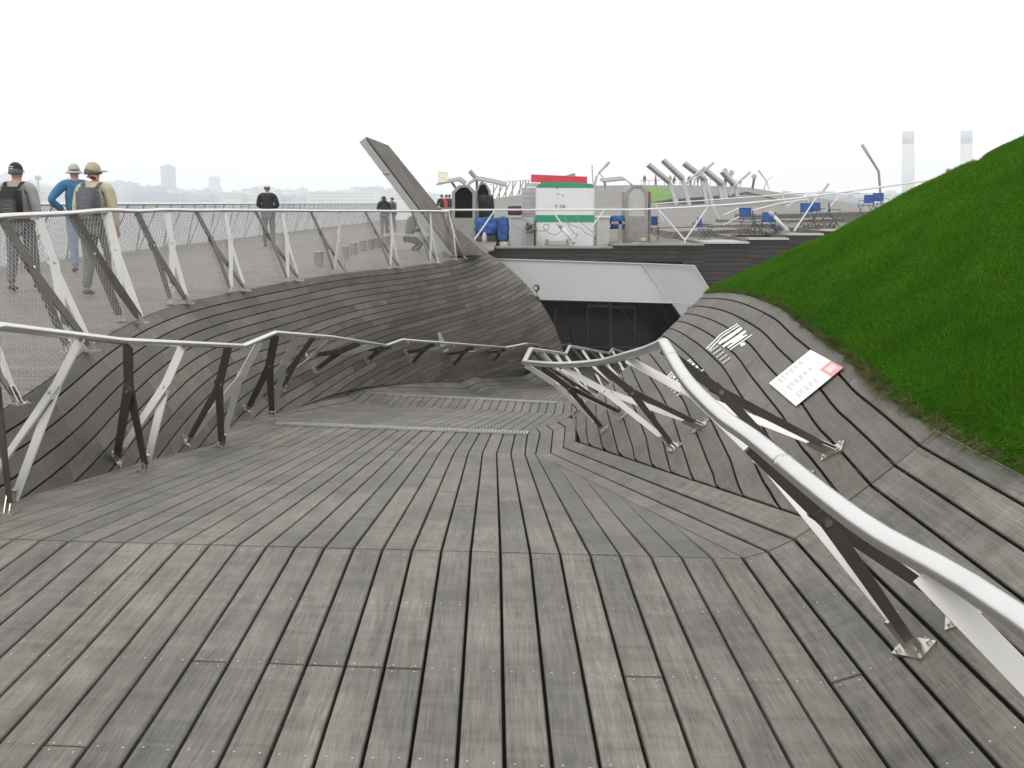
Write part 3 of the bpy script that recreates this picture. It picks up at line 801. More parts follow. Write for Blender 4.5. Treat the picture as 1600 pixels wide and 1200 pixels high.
ink.build('lettering', M['signwhite'], t)
def plan_graphic(label, ox, oy, sx, sy, full=True):
    """white vinyl floor plan stuck on the boards, laid out in crop coordinates of the graphic"""
    q = lambda x, y: (ox + x * sx, oy + y * sy)
    t = thing('plan_graphic', label, 'sign graphic', tuple(on_bank(*q(300, 300))[0]))
    li = MB()
    def stroke(a, b_, w):
        d = V((b_[0] - a[0], b_[1] - a[1])); n_ = V((-d.y, d.x)).normalized() * w / 2
        decal(li, [q(a[0] + n_.x, a[1] + n_.y), q(b_[0] + n_.x, b_[1] + n_.y), q(b_[0] - n_.x, b_[1] - n_.y), q(a[0] - n_.x, a[1] - n_.y)], .007)
    for pts_ in (((150, 405), (285, 268), (452, 163)), ((172, 420), (300, 285), (468, 178))):
        for a, b_ in zip(pts_, pts_[1:]): stroke(a, b_, 9)
    for a, b_, w in (((270, 355), (490, 205), 26), ((330, 330), (470, 230), 10), ((310, 385), (530, 235), 22), ((355, 395), (540, 270), 14), ((375, 415), (590, 268), 8), ((400, 350), (500, 275), 20), ((480, 370), (522, 352), 30), ((280, 345), (330, 310), 20)):
        stroke(a, b_, w)
    li.build('plan_drawing', M['signwhite'], t)
    if full:
        tx = MB()
        for r in range(5):
            x0, y0 = 190 + r * 29, 428 + r * 29
            for s_ in range(3):
                a = (x0 + s_ * 26, y0 - s_ * 19); b_ = (a[0] + 22, a[1] - 16)
                d = V((b_[0] - a[0], b_[1] - a[1])); n_ = V((-d.y, d.x)).normalized() * 9
                decal(tx, [q(a[0] + n_.x, a[1] + n_.y), q(b_[0] + n_.x, b_[1] + n_.y), q(b_[0] - n_.x, b_[1] - n_.y), q(a[0] - n_.x, a[1] - n_.y)], .007)
        tx.build('legend', M['lgrey'], t)
k = 260 / 1600
plan_graphic('white floor plan graphic stuck on the bank boards, farther up than the information panel', 1080, 480, k, k)
plan_graphic('white floor plan graphic low on the bank, half hidden behind the handrail', 1012, 538, k * .92, k * .92)

# ------------------------------------------------------------------ entrance: wall, cladding, glass
t = thing('entrance_wall', 'dark boarded wall above and beside the terminal entrance opening', 'wall', tuple(P(1000, 400, 30)))
tops = [(763, 957, 388), (957, 1066, 383.5), (1066, 1099, 383.5), (1099, 1169, 380.5), (1169, 1230, 374.5), (1230, 1284, 367.5), (1284, 1500, 361)]
Z0 = 30.0
def Hx(px): return (px - 800) / F * Z0
def zy(py): return P(800, py, Z0).z
YW = P(800, 400, Z0).y
zb_panel = zy(409)
k = 0
for x0, x1, ty in tops:
    zt = zy(ty); z = zt; m_ = MB()
    lowest = zb_panel if x1 < 1070 else -3.2
    while z > lowest:
        z1 = max(lowest, z - .138); m_.box(((Hx(x0) + Hx(x1)) / 2, YW + random.uniform(.0, .012), (z + z1 + .012) / 2), (Hx(x1) - Hx(x0) - .004, .06, z - z1 - .012)); z = z1
    xa = MB().box(((Hx(x0) + Hx(x1)) / 2, YW + .22, (zt - .02 + lowest) / 2), (Hx(x1) - Hx(x0) - .004, .3, zt - .02 - lowest)).build('backing', M['under'], t)
    ob = m_.build('board', M['dark'], t, kind='stuff')
    MB().box(((Hx(x0) + Hx(x1)) / 2, YW + .1, zt + .03), (Hx(x1) - Hx(x0), .42, .055)).build('coping', M['lgrey'] if x0 > 1090 else M['grey'], t)
for o in list(t.children):
    pass
t = thing('entrance_cladding', 'pale metal clad soffit panels framing the dark entrance opening', 'cladding', tuple(P(950, 440, 30)))
pa = lambda x, y, z=29.85: P(x, y, z)
back = V((0, .25, 0))
MB().prism([pa(770, 404.5), pa(1003, 412), pa(1048.5, 472.5), pa(838, 467)], back).build('soffit_panel', M['panel'], t)
q0, q1, q2 = pa(1003.8, 412), pa(1049.5, 472.5), pa(1085, 415, 29.6); qn = (q1 - q0).cross(q2 - q0)
def onpl(px, py): d = ray(px, py); return EYE + d * ((q0 - EYE).dot(qn) / d.dot(qn))
MB().prism([onpl(*q) for q in ((1003.8, 412), (1085, 415), (1110, 455), (1096, 473.9), (1049.5, 472.5))], back).build('soffit_panel', M['panel'], t)
MB().prism([onpl(*q) for q in ((1050, 474), (1100, 475.3), (1100, 505), (1072, 505))], back).build('soffit_panel', M['panel'], t)
tr = MB()
for a, b_ in (((770, 404.5), (1003, 412)), ((1003, 412), (1085, 415)), ((838, 467.5), (1049, 473.2)), ((1003.5, 412), (1049, 473.2)), ((1049, 473.2), (1100, 474.8)), ((1085, 415), (1110, 455))):
    z = lambda x: 29.8 - max(0, x - 1003) / 82 * .35
    tr.tube([P(*a, z(a[0])), P(*b_, z(b_[0]))], .022, 6)
tr.build('edge_trim', M['lgrey'], t)
t = thing('entrance_doors', 'dark glazed doors set back inside the entrance opening', 'doors', tuple(P(950, 540, 33.5)))
gz = 33.5
MB().prism([P(820, 455, gz), P(1110, 455, gz), P(1110, 600, gz), P(820, 600, gz)], (0, .03, 0)).build('glass', M['glass'], t)
fr = MB()
for a, b_, w in (((954, 455), (954, 600), .10), ((918, 478), (992, 480), .10), ((918, 478), (918, 560), .05), ((992, 480), (992, 560), .05), ((900, 541), (1000, 543), .06), ((868, 480), (868, 560), .05)):
    fr.bar(P(*a, gz - .05), P(*b_, gz - .05), (1, 0, 0) if abs(a[0] - b_[0]) < 3 else (0, 0, 1), w, w, .05)
fr.build('door_frame', M['dgrey'], t)
br = MB()
for a, b_ in (((882, 474), (902, 545)), ((980, 495), (1004, 545)), ((968, 478), (980, 496)), ((1034, 474), (1046, 505))): br.tube([P(*a, gz - .4), P(*b_, gz - .4)], .018, 6)
br.build('brace', M['dgrey'], t)
rec = MB()
rec.prism([P(830, 470, 30.3), P(1120, 476, 30.3), P(1120, 470, 34), P(830, 466, 34)], (0, 0, .1))
rec.prism([P(1050, 476, 30.3), P(1120, 600, 30.3), P(1140, 600, 34), P(1090, 476, 34)], (.1, 0, 0))
structure('entrance_recess', rec, M['dgrey'])

# terrace and the rising roof beyond
far = MB()
def slab(x0, x1, ty, z0=30.25, z1=44):
    zt = zy(ty)
    far.hexa([V((Hx(x0), YW + .3, zt - .4)), V((Hx(x1), YW + .3, zt - .4)), V((Hx(x1), YW + 16, zt - .4)), V((Hx(x0), YW + 16, zt - .4)),
              V((Hx(x0), YW + .3, zt)), V((Hx(x1), YW + .3, zt)), V((Hx(x1), YW + 16, zt + .1)), V((Hx(x0), YW + 16, zt + .1))])
for x0, x1, ty in tops: slab(x0 + .05, x1 - .05, ty)
def uvbox(ob, s=1.0):
    me = ob.data; lay = me.uv_layers.new(name='UVMap')
    for p in me.polygons:
        for li in p.loop_indices:
            c = me.vertices[me.loops[li].vertex_index].co; lay.data[li].uv = (c.x * s, (c.y if abs(p.normal.z) > .5 else c.z) * s)
tw = structure('terrace_deck', far, M['terr']); uvbox(tw)
# risers of the next tiers behind
tier = MB()
for x0, x1, ty, zz in ((1045, 1165, 362, 35), (1110, 1235, 352, 38), (1165, 1320, 346, 40), (1180, 1420, 336, 43), (1010, 1110, 356, 40)):
    a, b_ = P(x0, ty, zz), P(x1, ty - (x1 - x0) * .03, zz)
    tier.hexa([a - V((0, 0, 1)), b_ - V((0, 0, 1)), b_ + V((0, 4, -1)), a + V((0, 4, -1)), a, b_, b_ + V((0, 4, 0)), a + V((0, 4, 0))])
tr_ = structure('terrace_tiers', tier, M['wood']); uvbox(tr_)
cols = [(752, 334, 330, 329), (768, 333, 322, 311), (800, 332, 321, 306), (860, 332, 321, 300), (930, 332, 320, 290), (1000, 331, 320, 289), (1100, 331, 320, 290), (1170, 331, 320, 293), (1250, 331, 320, 306), (1340, 331, 321, 318), (1600, 331, 322, 320)]
hv2, hf2 = [], []
rowsZ = [31, 44, 80, 110, 118, 140, 150, 200]
for px, ya, yb, yc in cols:
    za, zb2, zc2 = P(px, ya, 80), P(px, yb, 110), P(px, yc, 140)
    base0 = P(px, 383, 31); base0.z = .22
    b44 = P(px, 360, 44); b44.z = .26
    hv2 += [base0, b44, za, zb2, lerp(zb2, zc2, .35) + V((0, 0, -.15)), zc2, zc2 + V((0, 10, -.3)), zc2 + V((0, 60, -9))]
for i in range(len(cols) - 1):
    for k in range(7): hf2.append((i * 8 + k, i * 8 + k + 1, (i + 1) * 8 + k + 1, (i + 1) * 8 + k))
mb = MB(); mb.add(hv2, hf2); rs = structure('roof_deck', mb, M['pale']); uvbox(rs)
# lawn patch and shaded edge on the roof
mb = MB(); mb.prism([P(1004, 292.5, 124), P(1045, 294, 122), P(1058, 309, 112), P(1014, 317, 112)], (0, 0, -.3)); structure('roof_lawn', mb, gm if False else mat('roof_grass', (.10, .21, .03), .9, 0, .2, 1))
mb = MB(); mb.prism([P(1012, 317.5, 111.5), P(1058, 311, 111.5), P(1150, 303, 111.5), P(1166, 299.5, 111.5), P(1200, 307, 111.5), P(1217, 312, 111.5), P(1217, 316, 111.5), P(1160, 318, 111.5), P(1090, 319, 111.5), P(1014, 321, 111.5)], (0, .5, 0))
structure('roof_edge_shadow', mb, M['dgrey'])  # dark strip standing for the shadow in the opening below the lawn
mb = MB(); mb.prism([P(1090, 321, 106), P(1165, 304, 106), P(1185, 306, 106), P(1235, 318, 106), P(1235, 324, 106)], (0, .5, 0)); structure('roof_ramp_wall', mb, M['grey'])

# ------------------------------------------------------------------ leaning beams
t = thing('leaning_beam', 'huge wood clad beam leaning left above the walkway, rooted by the railing end', 'beam', tuple(P(730, 395, 23)))
d = V((.0, .75, 0))
# axis in the picture plane, box with real depth: timber face to the right, white metal face to the left
zq = 23.0
a0, a1 = P(745, 400, zq), P(592, 213, zq - .6)
zfront = V((-.25, -.62, -.05)); thick = P(700, 395, zq) - P(745, 400, zq)
# four corners at the foot and at the head (photo outline: white side, dark arris, timber side)
def sec(pw, pm, pr, z): return P(*pw, z), P(*pm, z - .35), P(*pr, z + .1)
fw, fm, fr_ = P(694, 398, 23.2), P(712, 400, 22.7), P(746, 398, 23.3)
hw, hm, hr = P(561, 222, 22.6), P(572, 213.5, 22.0), P(607, 227, 22.8)
fbk, hbk = fw + (fr_ - fm), hw + (hr - hm)
ax_ = (hm - fm).normalized()
tim = MB().hexa([fm, fr_, fbk + (fr_ - fbk) * .15, fm + (fw - fm) * .14, hm, hr, hbk + (hr - hbk) * .15, hm + (hw - hm) * .14]).build('timber_face', M['beam'], t); uvbox(tim, 1)
e = .02
MB().hexa([fm + (fw - fm) * .2, fbk + (fr_ - fbk) * .2, fbk, fw, hm + (hw - hm) * .2, hbk + (hr - hbk) * .2, hbk, hw]).build('metal_side', M['white'], t)
j = lerp(hw, fw, .28); MB().bar(j + (fm - fw) * .04, j + (fm - fw) * .7 , ax_, .03, .03, .03).build('bracket', M['grey'], t)
wd_ = MB().hexa([P(690, 402, 23.0), P(760, 397, 22.6), P(765, 391, 24.6), P(690, 392, 24.4), P(700, 360, 23.3), P(716, 358, 23.2), P(718, 357, 23.6), P(702, 358, 23.6)]).build('timber_foot', M['beam'], t); uvbox(wd_, .6)

def far_beam(label, h, f, legs, z):
    t = thing('leaning_beam', label, 'beam', tuple(P(f[0], f[1], z)), 'slanting roof beams on white legs beyond the terrace')
    a, b_ = P(*h, z), P(*f, z); ax = (b_ - a).normalized(); n_ = V((0, 1, 0)); w_ = ax.cross(n_)
    def bx(o, w, dd): 
        r = []
        for p in (a, b_):
            for x, y_ in ((-1, -1), (1, -1), (1, 1), (-1, 1)): r.append(p + w_ * (x * w / 2 + o) + n_ * (y_ * dd / 2))
        return MB().hexa(r)
    s_ = z / 110
    bx(-.17 * s_, .24 * s_, .9).build('timber_face', M['beamface'], t); bx(.10 * s_, .28 * s_, .8).build('metal_side', M['lgrey'], t)
    for lg in legs:
        p, q = P(*lg[0], z + .2), P(*lg[1], z + .2); MB().bar(p, q, (1, 0, 0), .36 * s_, .42 * s_, .5).build('leg', M['panel'], t)
far_beam('white legged slanting beam nearest the small roof lawn, leftmost of its row', (1013, 257), (1046, 284), [((1044, 282), (1057, 319))], 108)
far_beam('white legged slanting beam with the highest tip in its row', (1036, 250), (1067, 279), [((1065, 277), (1078, 324))], 108)
far_beam('broad slanting beam on two legs in the middle of its row, crossing the bent lamp', (1069, 255), (1101, 279), [((1096, 276), (1106, 323)), ((1101, 279), (1115, 323))], 108)
far_beam('slanting beam on two legs right behind the lamp arm tip', (1098, 262), (1128, 287), [((1122, 284), (1131, 321)), ((1128, 287), (1138, 321))], 108)
far_beam('dark faced slanting beam rightmost of its row beside the disc lamps', (1129, 268), (1150, 291), [((1148, 289), (1155, 318))], 108)

def P(px, py, z):
    # a point at distance z straight ahead: everything with one z stands in one upright plane
    d = ray(px, py); return EYE + d * (z * 1.0165 / d.y)
# ------------------------------------------------------------------ plaza objects above the entrance (about 31 m away)
def pxbox(mb, x0, y0, x1, y1, z, depth):
    a = P(x0, y1, z); b_ = P(x1, y1, z); h = P(x0, y0, z).z - a.z
    return mb.hexa([a, b_, b_ + V((0, depth, 0)), a + V((0, depth, 0)), a + V((0, 0, h)), b_ + V((0, 0, h)), b_ + V((0, depth, h)), a + V((0, depth, h))])
def arch_poly(x0, x1, yt, ysh, yb, z, cut=.3):
    w = x1 - x0; return [P(x0, yb, z), P(x1, yb, z), P(x1, ysh, z), P(x1 - w * cut, yt, z), P(x0 + w * cut, yt, z), P(x0, ysh, z)]
# arch hoods
def arch_hood(label, x0, x1, yt, ysh, yb, z, openfront, dep=1.0):
    t = thing('arch_hood', label, 'hood', tuple(P((x0 + x1) / 2, yb, z)))
    o = arch_poly(x0, x1, yt, ysh, yb, z); e = (x1 - x0) * .13
    i_ = arch_poly(x0 + e, x1 - e, yt + e * .8, ysh + e * .4, yb - (yb - yt) * .48, z)
    n_ = len(o); ext = V((0, dep, 0)); m_ = MB()
    vs_ = o + i_ + [p + ext for p in o]
    fs_ = [(k, (k + 1) % n_, n_ + (k + 1) % n_, n_ + k) for k in range(n_)] + [(k, 2 * n_ + k, 2 * n_ + (k + 1) % n_, (k + 1) % n_) for k in range(n_)] + [tuple(range(3 * n_ - 1, 2 * n_ - 1, -1))]
    m_.add(vs_, fs_); m_.build('shell', M['grey'], t)
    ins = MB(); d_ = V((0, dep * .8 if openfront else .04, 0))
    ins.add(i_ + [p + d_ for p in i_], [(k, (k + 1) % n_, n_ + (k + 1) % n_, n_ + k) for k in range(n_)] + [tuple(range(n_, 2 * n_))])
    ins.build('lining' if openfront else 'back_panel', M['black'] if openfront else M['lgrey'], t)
    bx = MB(); pxbox(bx, x0 + e * .6, yb - (yb - yt) * .44, x1 - e * .6, yb - 2, z - .02, .015); bx.build('front_panel', M['grey'], t); return t
arch_hood('grey arched hood with black open interior standing by the beam foot', 706, 743, 289, 300, 388, 31.6, True)
arch_hood('grey arched hood seen from its closed back right of the white booth', 977, 1013, 289, 300, 383, 31.6, False)
arch_hood('grey arched hood behind the black draped figure', 743, 766, 286, 298, 345, 33.6, True)
t = thing('steel_trunking', 'grey rusty edged side casing along the closed arched hood', 'casing', tuple(P(1014, 383, 32)))
pxbox(MB(), 1013.4, 300, 1016, 383, 31.9, .5).build('casing', M['grey'], t); pxbox(MB(), 1013, 299, 1016, 312, 31.7, .05).build('rust_patch', M['rust'], t)
# white booth
zb = 31.3
t = thing('white_booth', 'white booth with green top and green stripe standing above the entrance', 'booth', tuple(P(882, 387, zb)))
m_ = MB(); pxbox(m_, 837, 292, 928, 388, zb, 1.4); m_.build('body', M['white'], t, bevel=.03)
c_ = [P(838, 292.5, zb - .01), P(928, 293.5, zb - .01), P(927.5, 289, zb - .01), P(923, 287, zb - .01), P(882, 284.5, zb - .01), P(848, 285, zb - .01), P(842, 287.5, zb - .01)]
MB().prism(c_, (0, 1.42, 0)).build('green_roof', M['green'], t)
m_ = MB(); pxbox(m_, 836.6, 336, 928.4, 347, zb - .012, .02); m_.build('green_stripe', M['green'], t)
def letters(txt, px, py, hpx, z, m__, parent, name='lettering'):
    c = bpy.data.curves.new('lettering', 'FONT'); c.body = txt; c.size = hpx / F * z * 1.4; c.extrude = .003; c.align_x = 'CENTER'
    o = bpy.data.objects.new(name, c); o.rotation_euler = (math.pi / 2, 0, 0)
    COL.objects.link(o); bpy.context.view_layer.update(); me = bpy.data.meshes.new_from_object(o.evaluated_get(bpy.context.evaluated_depsgraph_get()))
    bpy.data.objects.remove(o); o = bpy.data.objects.new(name, me); COL.objects.link(o); o.rotation_euler = (math.pi / 2, 0, 0); me.materials.clear(); me.materials.append(m__)
    o.parent = parent; o.location = P(px, py, z) - V(parent.location); return o
letters('T  OS', 875, 325, 5, zb - .02, M['black_ink'], t)
h_ = MB()
for x, y_ in ((871, 294), (872, 303), (879, 305)): h_.lathe(P(x, y_, zb) + V((0, -.02, 0)), [(.02, 0), (.02, .03)], 8, (0, 1, 0))
h_.build('vent', M['dgrey'], t)
t = thing('red_sign', 'long red sign board above the white booth', 'sign', tuple(P(874, 286, 32.4)))
MB().prism([P(830, 284.5, 32.2), P(917.5, 287, 32.2), P(917.5, 276, 32.2), P(830, 272.5, 32.2)], (0, .2, 0)).build('board', M['red'], t)
pp_ = MB()
for x in (846, 902): pp_.tube([P(x, 283, 32.5), P(x, 388, 32.5)], .03, 6)
pp_.build('post', M['dgrey'], t)
tag(MB().prism([P(884, 274.5, 33.5), P(899, 275, 33.5), P(898.5, 270, 33.5)], (0, .05, 0)).build('grey_gusset', M['grey']), 'small grey triangular plate sticking up behind the red sign', 'plate')
# cabinets
t = thing('white_cabinet', 'tall white louvred cabinet left of the booth', 'cabinet', tuple(P(826, 385, 31.8)))
m_ = MB(); pxbox(m_, 815, 293, 837.5, 386, 31.8, .8); m_.build('body', M['panel'], t)
m_ = MB()
for y_ in (300, 308, 316, 324, 332): pxbox(m_, 817, y_, 834, y_ + 1.2, 31.78, .03)
m_.build('louvre', M['lgrey'], t)
m_ = MB(); pxbox(m_, 822, 286, 842, 291, 31.9, .6); m_.build('cap', M['lgrey'], t)
t = thing('low_cabinet', 'low pale cabinet below the maroon bag', 'cabinet', tuple(P(810, 387, 31.2)))
m_ = MB(); pxbox(m_, 798, 340, 834, 387, 31.2, .5); m_.build('body', M['panel'], t)
m_ = MB(); pxbox(m_, 815.6, 341, 816, 386, 31.19, .02); pxbox(m_, 792, 336.5, 816, 340, 31.15, .6); m_.build('lid', M['lgrey'], t)
def blob(name, label, cat, x0, y0, x1, y1, z, dep, m__, rough=.08, seed=1, sub=3):
    bm = bmesh.new(); bmesh.ops.create_cube(bm, size=1); bmesh.ops.subdivide_edges(bm, edges=bm.edges[:], cuts=sub + 1, use_grid_fill=True)
    r_ = random.Random(seed); a, b_ = P(x0, y1, z), P(x1, y0, z); c = (a + b_) / 2
    for v in bm.verts:
        q = v.co.copy(); l_ = max(abs(q.x), abs(q.y), abs(q.z)); q2 = q.normalized() * .5 * 1.25; q = q.lerp(q2, .3)
        q += V((r_.uniform(-1, 1), r_.uniform(-1, 1), r_.uniform(-1, 1))) * rough
        v.co = V((q.x * (b_.x - a.x), q.y * dep, max(-.5, q.z) * (b_.z - a.z)))
    me = bpy.data.meshes.new(name); bm.to_mesh(me); bm.free(); me.materials.append(m__); me.shade_smooth()
    o = bpy.data.objects.new(name, me); COL.objects.link(o); o.location = c + V((0, dep / 2, 0)); return tag(o, label, cat)
blob('canvas_bag', 'maroon canvas bag lying on the low cabinet', 'bag', 794, 322, 814.5, 337, 31.2, .45, M['maroon'], .05, 4)
blob('blue_tarpaulin', 'crumpled blue tarpaulin over boxes behind the entrance rail, by the arched hood', 'tarpaulin', 743, 341, 778, 366, 31.5, .7, M['blue'], .09, 2)
blob('blue_tarpaulin', 'blue tarpaulin hanging down to the yellow box', 'tarpaulin', 778, 341, 794.5, 379, 31.3, .6, M['blue'], .07, 3)
blob('black_cover', 'black draped cover leaning behind the blue tarpaulin', 'cover', 749, 306, 770, 346, 32.4, .6, M['black'], .09, 6)
blob('equipment_crate', 'dark crate standing under the blue tarpaulin', 'crate', 760, 362, 779, 386, 31.6, .5, M['dgrey'], .01, 7, 1)
blob('equipment_crate', 'dark narrow crate beside the grey hood under the tarpaulin', 'crate', 744, 364, 754, 386, 31.6, .5, M['dgrey'], .01, 8, 1)
tag(MB().lathe(P(757, 385, 31.2), [(.08, 0), (.08, .32), (.05, .38), (.03, .44)], 12).build('gas_bottle', M['lgrey'], None, True), 'small pale gas bottle under the blue tarpaulin', 'bottle')
m_ = MB(); pxbox(m_, 782, 378, 793, 386, 31.0, .25); tag(m_.build('storage_box', M['yellow'], bevel=.01), 'small yellowed box below the blue tarpaulin', 'box')
t = thing('planter', 'small planter with green leaves in front of the white cabinet', 'planter', tuple(P(829, 386, 31)))
m_ = MB(); pxbox(m_, 824, 364, 834, 386, 30.95, .25); m_.build('pot', M['grey'], t)
m_ = MB(); r_ = random.Random(5)
for i in range(140):
    p = P(829 + r_.uniform(-7, 7), 357 + r_.uniform(-6, 7), 31.1 + r_.uniform(-.15, .15)); dd = V((r_.uniform(-1, 1), r_.uniform(-1, 1), r_.uniform(-.3, 1))).normalized()
    m_.add([p, p + dd * .07 + V((.02, 0, 0)), p + dd * .12, p + dd * .07 - V((.02, 0, 0))], [(0, 1, 2, 3)])
m_.build('foliage', M['moss'], t, kind='stuff')
t = thing('low_bench', 'small grey bench in front of the white booth', 'bench', tuple(P(870, 387, 30.9)))
m_ = MB(); pxbox(m_, 854, 377, 888, 383, 30.9, .3); m_.build('seat', M['lgrey'], t)
for x in (853, 885): m_ = MB(); pxbox(m_, x, 374, x + 3.5, 387.5, 30.88, .34); m_.build('leg', M['grey'], t)
t = thing('grey_stand', 'pale grey pedestal cabinet right of the white booth', 'cabinet', tuple(P(942, 388, 31.2)))
m_ = MB(); pxbox(m_, 932, 340, 952, 388, 31.2, .4); m_.build('body', M['lgrey'], t, bevel=.01); m_ = MB(); pxbox(m_, 930, 337.5, 954, 340, 31.15, .5); m_.build('top', M['white'], t)
m_ = MB(); pxbox(m_, 966, 346, 971, 384, 31.2, .1); pxbox(m_, 955, 346, 976, 350, 31.2, .1); tag(m_.build('valve_stand', M['grey']), 'thin grey standpipe frame left of the closed hood', 'standpipe')
blob('blue_cover', 'small blue cover left of the closed arched hood', 'cover', 955, 338, 975, 358, 31.6, .3, M['blue'], .1, 12)
for i, (x, y_, s_) in enumerate(((992, 381, 1), (998, 381.5, 1), (1006, 375, 1.4), (985, 382, .8))):
    b2 = blob('stone', ['pale round stone at the foot of the closed hood, middle of three', 'pale stone right of the middle one at the hood foot', 'larger pale stone on the dark grating by the hood', 'smallest pale stone at the left hood foot'][i], 'stone', x - 3 * s_, y_ - 2 * s_, x + 3 * s_, y_ + 2 * s_, 30.6, .12, M['pebble'], .05, 20 + i, 1)
# cables
t = thing('cable', 'looped grey cable hanging across the white booth', 'cable', tuple(P(860, 365, 30.5)))
c1 = [(799, 350), (810, 357), (824, 362.5), (834, 357), (845, 361), (855, 359), (858, 353), (853, 350.5), (849, 354), (853, 361), (865, 366.5), (874, 364), (878, 358)]
MB().tube(smooth([P(x, y_, 30.7) for x, y_ in c1], 5), .014, 6).build('cord', M['grey'], t, True)
t = thing('cable', 'grey cable dropping from the cabinet to the planter', 'cable', tuple(P(820, 345, 30.8)))
MB().tube(smooth([P(x, y_, 30.8) for x, y_ in ((805, 339), (820, 344), (832, 351), (835, 357), (830, 362))], 5), .012, 6).build('cord', M['grey'], t, True)
t = thing('cable', 'zigzag grey cables on the right half of the white booth', 'cable', tuple(P(900, 360, 30.7)))
for pts_ in (((882, 338), (884, 346), (897, 364), (903, 366), (898, 373)), ((882, 338), (890, 350), (908, 357), (915, 364), (928, 369)), ((901, 338), (906, 346), (920, 358), (927, 364))):
    MB().tube(smooth([P(x, y_, 30.7) for x, y_ in pts_], 5), .012, 6).build('cord', M['grey'], t, True)
t = thing('cable', 'reddish cables sagging between the hood and the terrace', 'cable', tuple(P(990, 360, 30.7)))
for pts_ in (((972, 346), (985, 356), (1000, 364), (1015, 369)), ((1008, 342), (1018, 352), (1024, 366), (1034, 372), (1048, 371), (1054, 362)), ((1000, 352), (1010, 366), (1024, 371))):
    MB().tube(smooth([P(x, y_, 30.7) for x, y_ in pts_], 5), .012, 6).build('cord', M['tan'], t, True)
# canopies
def canopy(label, roof, posts, z, extra=None):
    t = thing('gull_canopy', label, 'canopy', tuple(P(*posts[0][1], z)))
    n_ = len(roof)
    up_ = [P(*q, z) for q in roof]; bk = V((0, 1.4, .15))
    m_ = MB()
    for a, b_ in zip(up_, up_[1:]): m_.hexa([a - V((0, 0, .05)), b_ - V((0, 0, .05)), b_ + bk - V((0, 0, .05)), a + bk - V((0, 0, .05)), a, b_, b_ + bk, a + bk])
    m_.build('roof', M['grey'], t)
    for a, b_ in posts: MB().tube([P(*a, z + .6), P(*b_, z + .6)], .045, 8).build('post', M['lgrey'], t)
canopy('small folded grey canopy under the cream square panel', [(682, 287.5), (700, 284), (716, 281), (726, 288)], [((706, 285), (716, 300))], 36)
canopy('folded grey canopy behind the first arched hood', [(729, 290), (744, 280), (772, 285), (792, 290)], [((745, 282), (746, 345)), ((752, 284), (764, 303))], 36)
canopy('grey folded canopy with lamps left of the closed hood', [(942, 283.5), (965, 281), (978, 280), (990, 289.5)], [((986, 288), (986, 312)), ((945, 284), (945, 296))], 40)
tag(MB().prism([P(685, 285, 36.3), P(699, 284, 36.3), P(700, 269, 36.3), P(684, 267.5, 36.3)], (0, .03, 0)).build('cream_panel', M['cream']), 'cream square panel standing on the canopy left of the hoods', 'panel')
tag(MB().tube([P(734, 267, 37), P(745, 280, 37)], .08, 8).build('chimney_stub', M['grey']), 'short grey slanting pipe above the folded canopy', 'pipe')
# lamps and poles
def pole(label, pts_, z, r, m__='lgrey', name='lamp_pole', cat='lamp post', extra=()):
    t = thing(name, label, cat, tuple(P(*pts_[0], z)))
    MB().tube([P(*q, z) for q in pts_], r, 8).build('shaft', M[m__], t)
    k = pts_[-1]; kk = pts_[-2]; a, b_ = P(*k, z), P(*kk, z); MB().tube([a, lerp(a, b_, .45)], r * 1.3, 8).build('lamp_head', M['lgrey'], t)
    for e_ in extra: MB().tube([P(*q, z) for q in e_], r * .6, 6).build('arm', M[m__], t)
pole('thin bent lamp pole beside the red sign', [(927, 300), (932, 276), (937, 269), (952, 253)], 45, .05, extra=[[(925, 258), (927, 295)], [(936, 270), (948, 284)]])
pole('bent lamp pole crossing the second slanting beam leg', [(1057, 320), (1067, 290), (1099, 263)], 90, .085)
pole('bent lamp pole with its arm reaching highest right of the beams', [(1079, 308), (1086, 280), (1115, 254)], 90, .085)
pole('bent lamp pole beside the rightmost slanting beam', [(1141, 306), (1148, 290), (1172, 269)], 90, .085)
pole('faint forked lamp pole standing alone on the roof skyline', [(1193, 298), (1198, 283), (1185, 266)], 110, .07, extra=[[(1198, 283), (1207, 276)], [(1198, 283), (1202, 297)]])
pole('thin lamp arm showing over the terrace rail', [(1276, 312), (1295, 287)], 60, .05)
pole('tall violet tinted bent pole rising behind the grass hill', [(1377, 320), (1373, 268), (1347, 226)], 40, .05, 'grey')
t = None
for i, (x, y_, by, lab) in enumerate(((1133, 267, 292, 'faint round disc lamp just above the rightmost slanting beam'), (1143, 270, 292, 'round disc lamp right of the beam tip, middle of three'), (1178.5, 276, 295, 'round grey disc lamp on a dark leaning foot, farthest right'))):
    t = thing('disc_lamp', lab, 'lamp', tuple(P(x, by, 115)))
    MB().lathe(P(x, y_, 115), [(.28, 0), (.31, .05), (.28, .1)], 16, (0, 1, 0)).build('disc', M['lgrey'], t)
    MB().tube([P(x - (2 if i < 2 else 3), by, 115), P(x, y_ + 3, 115)], .05 if i < 2 else .14, 6).build('stem', M['dgrey'], t)
